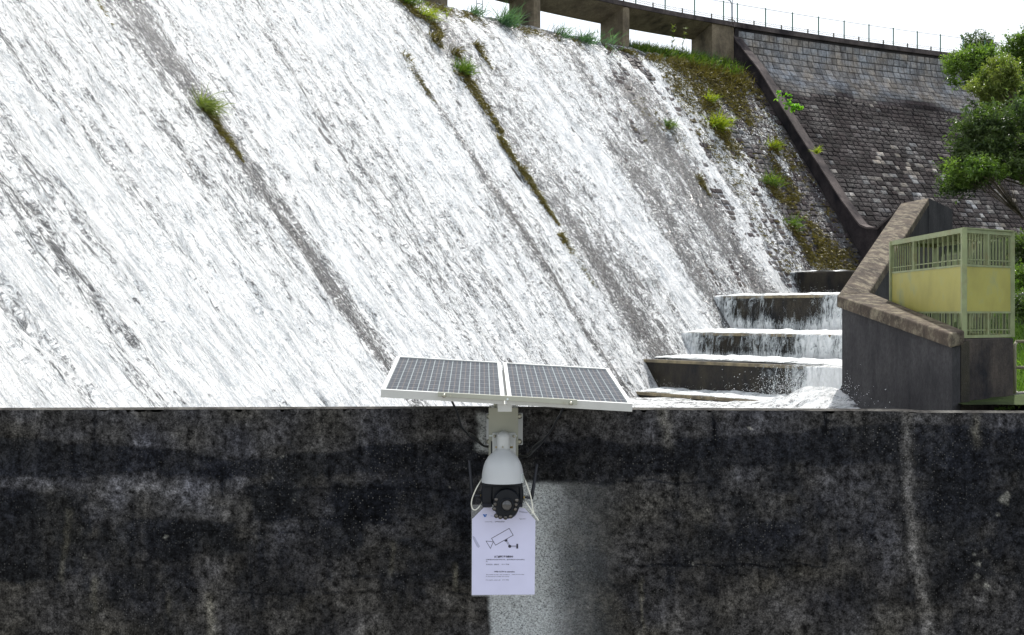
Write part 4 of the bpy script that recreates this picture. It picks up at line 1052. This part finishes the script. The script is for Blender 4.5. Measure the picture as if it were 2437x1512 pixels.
# rear rails and strut under the panels
mb = MB(); mb.bar(pp(.22, .5, -.045), pp(.78, .5, -.045), .04, .03); mb.bar(pp(.495, .02, -.04), pp(.495, .98, -.04), .045, .025); mb.build('support_rail', M['alu'], sol)
mb = MB(); c = pp(.495, .5, -.06); mb.tube([Vector((c.x, 4.86, -.262)), Vector((c.x, 4.86, -.35))], .031, 20); mb.build('pole', M['cream'], sol, smooth=False)
for x0, x1 in ((1100, 1108), (1325, 1332)):
    mb = MB(); a = Z1(x0, 490, 4.72); b = Z1(x1, 535, 4.72); mb.box((a + b) / 2, (abs(b.x - a.x) + .002, .03, abs(a.z - b.z))); mb.build('tab', M['cream'], sol)
mb = MB(); a = Z1(1125, 497, 4.80); b = Z1(1252, 556, 4.80); mb.box((a + b) / 2, (b.x - a.x, .10, a.z - b.z)); mb.build('pole_socket', M['cream'], sol, bevel=.004)
# bracket arm: an open sheet box on the wall
a = Z1(1050, 556, 4.80); b = Z1(1311, 1020, 4.80); mb = MB(); wx = b.x - a.x
mb.box(((a.x + b.x) / 2, 4.802, (a.z + b.z) / 2), (wx, .004, a.z - b.z))
for xx_ in (a.x + .002, b.x - .002): mb.box((xx_, 4.89, (a.z + b.z) / 2), (.004, .172, a.z - b.z - .004))
mb.box(((a.x + b.x) / 2, 4.89, a.z - .004), (wx - .01, .17, .003))
arm = mb.build('bracket_arm', M['cream'], sol, bevel=.0012)
mb = MB(); q = Z1(1077, 920, 4.797); mb.box(q, (.005, .004, .052)); mb.build('slot', M['black_plastic'], arm)
for x in (1073, 1283):
    mb = MB(); mb.box(Z1(x, 804, 4.7985), (.014, .003, .005)); mb.build('slot', M['sticker'], arm)
a = Z1(1040, 603, 4.975); b = Z1(1342, 887, 4.975); mb = MB(); mb.box(((a.x + b.x) / 2, 4.981, (a.z + b.z) / 2), (b.x - a.x + .008, .008, a.z - b.z)); wp = mb.build('wall_plate', M['white_plastic'], sol, bevel=.003)
for x, y in ((1323, 632), (1323, 856), (1052, 632), (1052, 856)):
    mb = MB(); mb.lathe([(0, -.012), (.005, -.012), (.009, -.007), (.010, 0), (0, 0)], Z1(x, y, 4.976), 'Y', 12); mb.build('bolt', M['steel'], wp)
# cables
def cable(pts, ys, rads):
    mb = MB(); q = [Z1(x, y, Y) for (x, y), Y in zip(pts, ys)]
    # smooth through catmull-rom
    out = []; rr_ = []
    for i in range(len(q) - 1):
        p0, p1, p2, p3 = q[max(i - 1, 0)], q[i], q[i + 1], q[min(i + 2, len(q) - 1)]
        for k in range(6):
            t = k / 6; out.append(.5 * ((2 * p1) + (p2 - p0) * t + (2 * p0 - 5 * p1 + 4 * p2 - p3) * t * t + (3 * p1 - p0 - 3 * p2 + p3) * t ** 3)); rr_.append(rads[i] * (1 - t) + rads[i + 1] * t)
    out.append(q[-1]); rr_.append(rads[-1]); mb.tube(out, rr_, 8); return mb
r_ = .0036
mb = cable([(703, 452), (735, 520), (768, 590), (792, 670), (815, 730), (862, 785), (885, 797), (940, 835), (955, 850), (1000, 890), (1060, 905)], np.linspace(4.52, 4.9, 11), [r_] * 5 + [r_, r_ * 2.2, r_ * 2.2, r_ * 1.7, r_, r_])
o = mb.build('cable', M['cable'], sol, smooth=True)
mb = cable([(1722, 520), (1690, 600), (1655, 660), (1600, 760), (1540, 835), (1500, 872), (1452, 915), (1435, 945), (1400, 978), (1350, 985), (1290, 970)], np.linspace(4.52, 4.9, 11), [r_] * 4 + [r_ * 1.2, r_ * 2.1, r_ * 2.1, r_ * 1.4, r_, r_, r_])
mb.build('cable', M['cable'], sol, smooth=True)

# ================================================================== SECURITY CAMERA
def Z2p(x, y, Y): return P((1800 + x / 3.359) / 1.68, (1650 + y / 3.359) / 1.68, Y)
camr = thing('security_camera', Z2p(706, 930, 4.67), 'white domed security camera with black swivelling lens head on the cream bracket', 'security camera')
k2 = 1 / 3.359 / 1.68 / F0        # metres per close-up pixel per metre of distance
YC = 4.67; kk = k2 * YC
cx = Z2p(706, 0, YC).x
def zc(y, Y=YC): return Z2p(0, y, Y).z
# mounting plate against the arm
a = Z2p(565, 268, 4.785); b = Z2p(882, 560, 4.785); mb = MB(); mb.box(((a.x + b.x) / 2, 4.7885, (a.z + b.z) / 2 - .01), (b.x - a.x, .013, a.z - b.z + .02)); pl_ = mb.build('mounting_plate', M['neck'], camr, bevel=.005)
for x, y in ((598, 316), (855, 318)):
    mb = MB(); mb.lathe([(0, -.005), (.004, -.005), (.0055, -.002), (.0055, .001), (0, .001)], Z2p(x, y, 4.781), 'Y', 12); mb.build('screw', M['steel'], pl_, smooth=True)
for x in (622, 818):
    mb = MB(); q = Z2p(x, 466, 4.72); mb.lathe([(0, -.004), (.003, -.004), (.004, .006), (0, .006)], q, 'X', 10); mb.build('screw', M['brass'], pl_)
# neck: bent arm coming out of the plate, then down
mb = MB(); nr = 85 * kk
pr_ = [(0.001, zc(265) - zc(930))]
zt = zc(265); zb = zc(505); rings = []
mb.lathe([(nr * math.sin(t), (zt - nr * .95) + nr * .95 * math.cos(t)) for t in np.linspace(0.01, math.pi / 2, 10)] + [(nr * 1.02, zb)], (cx + (719 - 706) * kk * .5, YC + .01, 0), 'Z', 28)
mb.tube([Vector((cx + .001, YC + .02, zt - nr)), Vector((cx + .001, 4.78, zt - nr))], nr * .9, 20)
nk = mb.build('neck', M['neck'], camr, smooth=True)
mb = MB(); mb.lathe([(0, -.003), (.0022, -.003), (.0032, 0), (0, 0)], Vector((cx, YC + .01 - nr - .0015, zc(460))), 'Y', 10); mb.build('screw', M['steel'], nk)
# bell shaped shell
prof = [(88, 500), (92, 507), (150, 548), (195, 590), (232, 650), (256, 710), (272, 780), (281, 850), (285, 925), (287, 932), (280, 934), (268, 926), (10, 926)]
mb = MB(); mb.lathe([(x * kk, zc(y)) for x, y in prof], (cx, YC + .0, 0), 'Z', 64); sh = mb.build('shell', M['white_plastic'], camr, smooth=True)
es = sh.modifiers.new('edge', 'EDGE_SPLIT'); es.split_angle = R(40)
# sticker on the rim, wrapped
mb = MB(); vs = []; n = 6
for i in range(n):
    t = R(-90 + 61 + i * 5.2)
    for y, rr_ in ((812, 275.5 + 4), (925, 285 + 3.5)): vs.append((cx + rr_ * kk * math.cos(t) * 1.0, YC + rr_ * kk * math.sin(t), zc(y)))
mb.add(vs, [(2 * i, 2 * i + 1, 2 * i + 3, 2 * i + 2) for i in range(n - 1)]); stk = mb.build('sticker', M['sticker'], sh)
mb = MB()
for j in range(6):
    for i in (0, 1):
        t = R(-90 + 66 + i * 9); y = 826 + j * 17; rr_ = 281.5 + j * 1.2; mb.box((cx + rr_ * kk * math.cos(t), YC + rr_ * kk * math.sin(t), zc(y)), (.0042 if j else .007, .002, .0012))
mb.build('printed_lines', M['ink'], stk)
# yoke
bc = Z2p(757, 1200, YC); yo = MB()
yo.box((cx, YC + .012, zc(955)), (515 * kk, .10, 62 * kk))
for x0, x1 in ((432, 565), (925, 972)):
    a, b = Z2p(x0, 0, YC).x, Z2p(x1, 0, YC).x
    pl3 = []
    for ya, yy in ((-.045, 930), (.05, 930), (.05, 1150), (.03, 1250), (-.02, 1270), (-.04, 1200)): pl3.append((ya, zc(yy)))
    yo.prism([Vector((a, YC + .01 + ya, z)) for ya, z in pl3], [Vector((b, YC + .01 + ya, z)) for ya, z in pl3])
yoke = yo.build('yoke', M['black_plastic'], camr, bevel=.004)
for x, w_, ry in ((462, 50, 125), (958, 28, 120)):
    mb = MB(); q = Z2p(x, 1108, YC + .005); s_ = 1 if x > 700 else -1
    mb.lathe([(0, s_ * w_ * kk), (ry * kk * .55, s_ * w_ * kk * .95), (ry * kk * .85, s_ * w_ * kk * .6), (ry * kk, 0), (ry * kk, -s_ * w_ * kk * .5), (0, -s_ * w_ * kk * .5)], q, 'X', 36); mb.build('pivot_disc', M['black_plastic'], yoke, smooth=True)
mb = MB(); a, b = Z2p(560, 0, YC).x, Z2p(930, 0, YC).x
mb.prism([Vector(q) for q in ((a, YC - .03, zc(1180)), (b, YC - .03, zc(1180)), (b, YC + .05, zc(1290)), (a, YC + .05, zc(1290)))], [Vector(q) for q in ((a, YC - .035, zc(950)), (b, YC - .035, zc(950)), (b, YC + .05, zc(935)), (a, YC + .05, zc(935)))])
mb.build('lens_housing', M['black_plastic'], camr, bevel=.008)
# lens head: drum face with rounded sides
hr = 218 * kk
mb = MB(); mb.sphere(bc + Vector((0, .012, .0)), hr, 40, 24, (.86, .95, 1.0)); hd = mb.build('lens_head', M['black_plastic'], camr, smooth=True)
FY = YC - .052
outl = []
for i in range(48):
    t = 2 * math.pi * i / 48; x = math.cos(t) * 190; y = math.sin(t) * 215
    if y > 0: x = math.copysign(min(abs(x), 185), x)
    else: x = math.copysign(abs(math.cos(t)) ** .8 * 178, math.cos(t))
    outl.append((x, y))
def fo_(sc, Y, dz=0): return [Vector((bc.x + x * kk * sc, Y, bc.z + y * kk * sc * .98 + dz)) for x, y in outl]
mb = MB(); r1, r2, r3 = fo_(.97, YC - .02), fo_(.97, FY + .012), fo_(.90, FY)
vs = r1 + r2 + r3; n = 48; fs = [(i, (i + 1) % n, n + (i + 1) % n, n + i) for i in range(n)] + [(n + i, n + (i + 1) % n, 2 * n + (i + 1) % n, 2 * n + i) for i in range(n)] + [tuple(range(2 * n, 3 * n))]
mb.add(vs, fs); fp = mb.build('face_plate', M['black_plastic'], camr)
def disc(x, y, r, name, mt, par, dep=.004, dome=.004, ring=None):
    c = Z2p(x, y, FY); c = Vector((bc.x + (x - 757) * kk, FY, bc.z - (y - 1200) * kk))
    if ring:
        mb = MB(); mb.lathe([(r * kk * .98, .002), (r * kk * .98, -dep), (r * kk * 1.14, -dep), (r * kk * 1.2, .002)], c, 'Y', 32); mb.build('lens_ring' if name == 'lens' else 'lamp_ring', ring, par, smooth=True)
    mb = MB(); mb.lathe([(r * kk * math.sin(t), -dome * math.cos(t)) for t in np.linspace(0.02, math.pi / 2, 8)], c + Vector((0, -.0015, 0)), 'Y', 28); return mb.build(name, mt, par, smooth=True)
disc(762, 1215, 80, 'lens', M['lens'], fp, .010, .009, M['black_plastic'])
for x, y in ((620, 1140), (608, 1200), (598, 1262), (893, 1150), (882, 1208), (872, 1268), (622, 1357), (675, 1372), (743, 1378), (813, 1362)):
    disc(x, y, 26, 'lamp', M['led'], fp, .003, .005, M['black_plastic'])
# antennas
for tip, bot, c0_, c1_ in (((255, 645), (302, 1132), (306, 1118), (425, 1112)), ((1168, 692), (1092, 1160), (1090, 1145), (985, 1138))):
    Ya = YC + .03; a = Z2p(*tip, Ya); b = Z2p(*bot, Ya); mb = MB(); d = (b - a)
    mb.tube([a, a + d * .012, a + d * .03, a + d * .5, a + d * .78, b], [.003, .0040, .0042, .0052, .0060, .0062], 12); an = mb.build('antenna', M['antenna'], camr, smooth=True)
    mb = MB(); a = Z2p(*c0_, Ya); b = Z2p(*c1_, YC + .01); mb.tube([a, a + (b - a) * .55, a + (b - a) * .6, b], [.0048, .0045, .0034, .0034], 12); mb.build('connector', M['antenna'], an, smooth=True)
    mb = MB(); d = (b - a).normalized(); mb.tube([b - d * .004, b + d * .003], .0042, 12); mb.build('brass_collar', M['brass'], an, smooth=True)

# ================================================================== CABLE TIES
def tie(pts, label, w_=.0036, head_=None, tail=None):
    mb = MB(); q = [Z2p(x, y, Y) for x, y, Y in pts]; out = []
    for i in range(len(q) - 1):
        p0, p1, p2, p3 = q[max(i - 1, 0)], q[i], q[i + 1], q[min(i + 2, len(q) - 1)]
        for k in range(6):
            t = k / 6; out.append(.5 * ((2 * p1) + (p2 - p0) * t + (2 * p0 - 5 * p1 + 4 * p2 - p3) * t * t + (3 * p1 - p0 - 3 * p2 + p3) * t ** 3))
    out.append(q[-1])
    for i in range(len(out) - 1):
        mb.bar(out[i], out[i + 1] + (out[i + 1] - out[i]) * .06, w_, .0016, up=(0, -1, 0))
    o = mb.build('cable_tie', M['tie']); tag(o, label, 'cable tie')
    if head_:
        mb = MB(); c = Z2p(*head_[:2], head_[2]); mb.box(c, (.0085, .006, .0085)); mb.build('locking_head', M['tie'], o)
    if tail:
        mb = MB(); mb.bar(Z2p(*tail[0]), Z2p(*tail[1]), .0042, .0016, up=(0, -1, 0)); mb.build('tail', M['tie'], o)
tie([(440, 870, 4.70), (405, 925, 4.66), (355, 1010, 4.64), (316, 1095, 4.64), (292, 1165, 4.64), (284, 1230, 4.64), (296, 1285, 4.645), (328, 1308, 4.645), (368, 1288, 4.65), (405, 1240, 4.66), (440, 1180, 4.70)], 'white nylon cable tie looped at the left of the lens head')
tie([(975, 830, 4.72), (1010, 915, 4.65), (1045, 1010, 4.64), (1078, 1110, 4.64), (1100, 1220, 4.64), (1110, 1330, 4.64), (1060, 1262, 4.64), (1010, 1190, 4.65), (975, 1140, 4.70)], 'white nylon cable tie with loose tail at the right of the lens head', head_=(1111, 1336, 4.638), tail=((1112, 1340, 4.637), (1191, 1452, 4.63)))

# ================================================================== NOTICE
SY = 4.70
def Z3(x, y, Y=SY): return P((1840 + x / 3.436) / 1.68, (1980 + y / 3.436) / 1.68, Y)
ntc = thing('laminated_notice', Z3(590, 1390), 'laminated white paper notice with a camera pictogram hanging under the security camera', 'notice')
lam = [(152, 135), (870, 120), (1040, 130), (1040, 345), (1030, 1372), (1015, 1388), (165, 1392), (150, 1375)]
pap = [(325, 172), (885, 180), (1033, 345), (1022, 1366), (160, 1372), (163, 330)]
def slab(pts, y0, y1, name, mat, parent):
    mb = MB(); mb.prism([Z3(x, y) + Vector((0, y1, 0)) for x, y in pts], [Z3(x, y) + Vector((0, y0, 0)) for x, y in pts]); return mb.build(name, mat, parent)
slab(lam, .0006, .0012, 'plastic_sleeve', M['laminate'], ntc)
sheet = slab(pap, -.0004, .0004, 'paper_sheet', M['paper'], ntc)
kz = 1 / 3.436 / 1.68 / F0 * SY
def text(body, x, y, h, name='printed_text', mat='ink', align='LEFT', bold=.0, width=None):
    """x,y: left end of the baseline in close-up pixels, h: cap height"""
    cu = bpy.data.curves.new('t', 'FONT'); cu.body = body; cu.size = 1; cu.align_x = align; cu.offset = bold; cu.resolution_u = 2
    ob = bpy.data.objects.new('t', cu); C.objects.link(ob)
    dg = bpy.context.evaluated_depsgraph_get(); me = bpy.data.meshes.new_from_object(ob.evaluated_get(dg))
    bpy.data.objects.remove(ob); bpy.data.curves.remove(cu)
    me.name = name; n = len(me.vertices); co = np.zeros(n * 3); me.vertices.foreach_get('co', co); co = co.reshape(-1, 3)
    sc = h * kz / .70; sx = sc
    if width: sx = width * kz / max(1e-6, co[:, 0].max() - co[:, 0].min())
    o3 = Z3(x, y) - ORG[ntc.name]
    nw = np.stack([o3.x + co[:, 0] * sx, np.full(n, o3.y - .0008), o3.z + co[:, 1] * sc], -1)
    me.vertices.foreach_set('co', nw.ravel()); me.materials.clear(); me.materials.append(M[mat])
    o = bpy.data.objects.new(name, me); C.objects.link(o); o.parent = sheet
    return o
text('Contract No. :', 338, 372, 13, width=115); text('3/WSD/25W', 474, 374, 17, width=135, bold=.01)
text('Appendix I', 811, 332, 13, width=90, bold=.01)
text('Water Supplies', 415, 292, 9, width=140, mat='blue_ink')
text('水務處閉路電視運作中', 467, 858, 22, 'heading_text', width=260, bold=.04)
text('此處範圍設有閉路電視錄影系統，錄影影像會用作保安及保障目', 352, 893, 13, width=530)
text('的。', 352, 919, 13, width=28)
text('如有查詢，請致電 ：', 354, 960, 14, width=190); text('6111 7538', 570, 958, 14, width=100, bold=.015)
text('WSD CCTV in operation', 467, 1060, 17, 'heading_text', width=282, bold=.04)
text('This location is under video surveillance.', 354, 1097, 10, width=330, bold=.012); text('Images are recorded', 708, 1094, 10, width=168, bold=.012)
text('for the purposes of safety and security.', 352, 1122, 10, width=322, bold=.012)
text('For enquiry , please call :', 352, 1171, 11, width=205, bold=.012); text('6111 7538', 577, 1171, 12, width=88, bold=.015)
def flat(pts, name, mt='ink', d=.0009):
    mb = MB(); mb.prism([Z3(x, y) + Vector((0, -.0005, 0)) for x, y in pts], [Z3(x, y) + Vector((0, -d, 0)) for x, y in pts]); return mb
pic = MB()
def ln(a, b, w_=6):
    dx, dy = b[0] - a[0], b[1] - a[1]; L = math.hypot(dx, dy); nx, ny = -dy / L * w_ / 2, dx / L * w_ / 2; ex, ey = dx / L * w_ / 2, dy / L * w_ / 2
    q = [(a[0] + nx - ex, a[1] + ny - ey), (a[0] - nx - ex, a[1] - ny - ey), (b[0] - nx + ex, b[1] - ny + ey), (b[0] + nx + ex, b[1] + ny + ey)]
    k = len(pic.v) * 1e-9
    pic.prism([Z3(*p) + Vector((0, -.0005, 0)) for p in q], [Z3(*p) + Vector((0, -.0009 - rnd.random() * 1e-4, 0)) for p in q])
body_ = [(673, 457), (728, 551), (486, 688), (430, 595)]
for i in range(4): ln(body_[i], body_[(i + 1) % 4], 7)
tri = [(355, 631), (455, 640), (415, 733)]
for i in range(3): ln(tri[i], tri[(i + 1) % 3], 6)
for a, b in (((630, 633), (667, 692)), ((644, 628), (680, 686)), ((695, 697), (772, 697)), ((695, 709), (772, 709))): ln(a, b, 4)
def circ(cx_, cy_, r_c, a0=0, a1=360):
    q = [(cx_ + r_c * math.cos(R(t)), cy_ + r_c * math.sin(R(t))) for t in np.linspace(a0, a1, 20, endpoint=(a1 < 360))]
    pic.prism([Z3(*p) + Vector((0, -.0005, 0)) for p in q[::-1]], [Z3(*p) + Vector((0, -.00105, 0)) for p in q[::-1]])
circ(680, 704, 21); circ(626, 616, 23, -28, 152)
q = [(771, 670), (796, 670), (796, 734), (771, 734)]; pic.prism([Z3(*p) + Vector((0, -.0005, 0)) for p in q], [Z3(*p) + Vector((0, -.00108, 0)) for p in q])
pic.build('camera_pictogram', M['ink'], sheet)
M['grey_patch'] = mat_plain('grey_lilac', (.42, .43, .58), .4, var=.12, scale=60)  # grey-lilac patches laid on the paper
flat([(172, 560), (200, 575), (272, 705), (250, 726), (225, 700), (175, 600)], 's').build('grey_patch', M['grey_patch'], sheet)
flat([(808, 212), (930, 236), (925, 248), (860, 246), (812, 232)], 's').build('grey_patch', M['grey_patch'], sheet)
lg = MB()
for q in ([(308, 262), (326, 262), (342, 300), (334, 302)], [(352, 262), (369, 262), (352, 300), (344, 302)], [(326, 300), (334, 268), (338, 262), (349, 262), (341, 275), (346, 286), (338, 301)]):
    lg.prism([Z3(*p) + Vector((0, -.0005, 0)) for p in q], [Z3(*p) + Vector((0, -.001 - rnd.random() * 1e-4, 0)) for p in q])
lg.build('emblem', M['blue_ink'], sheet)
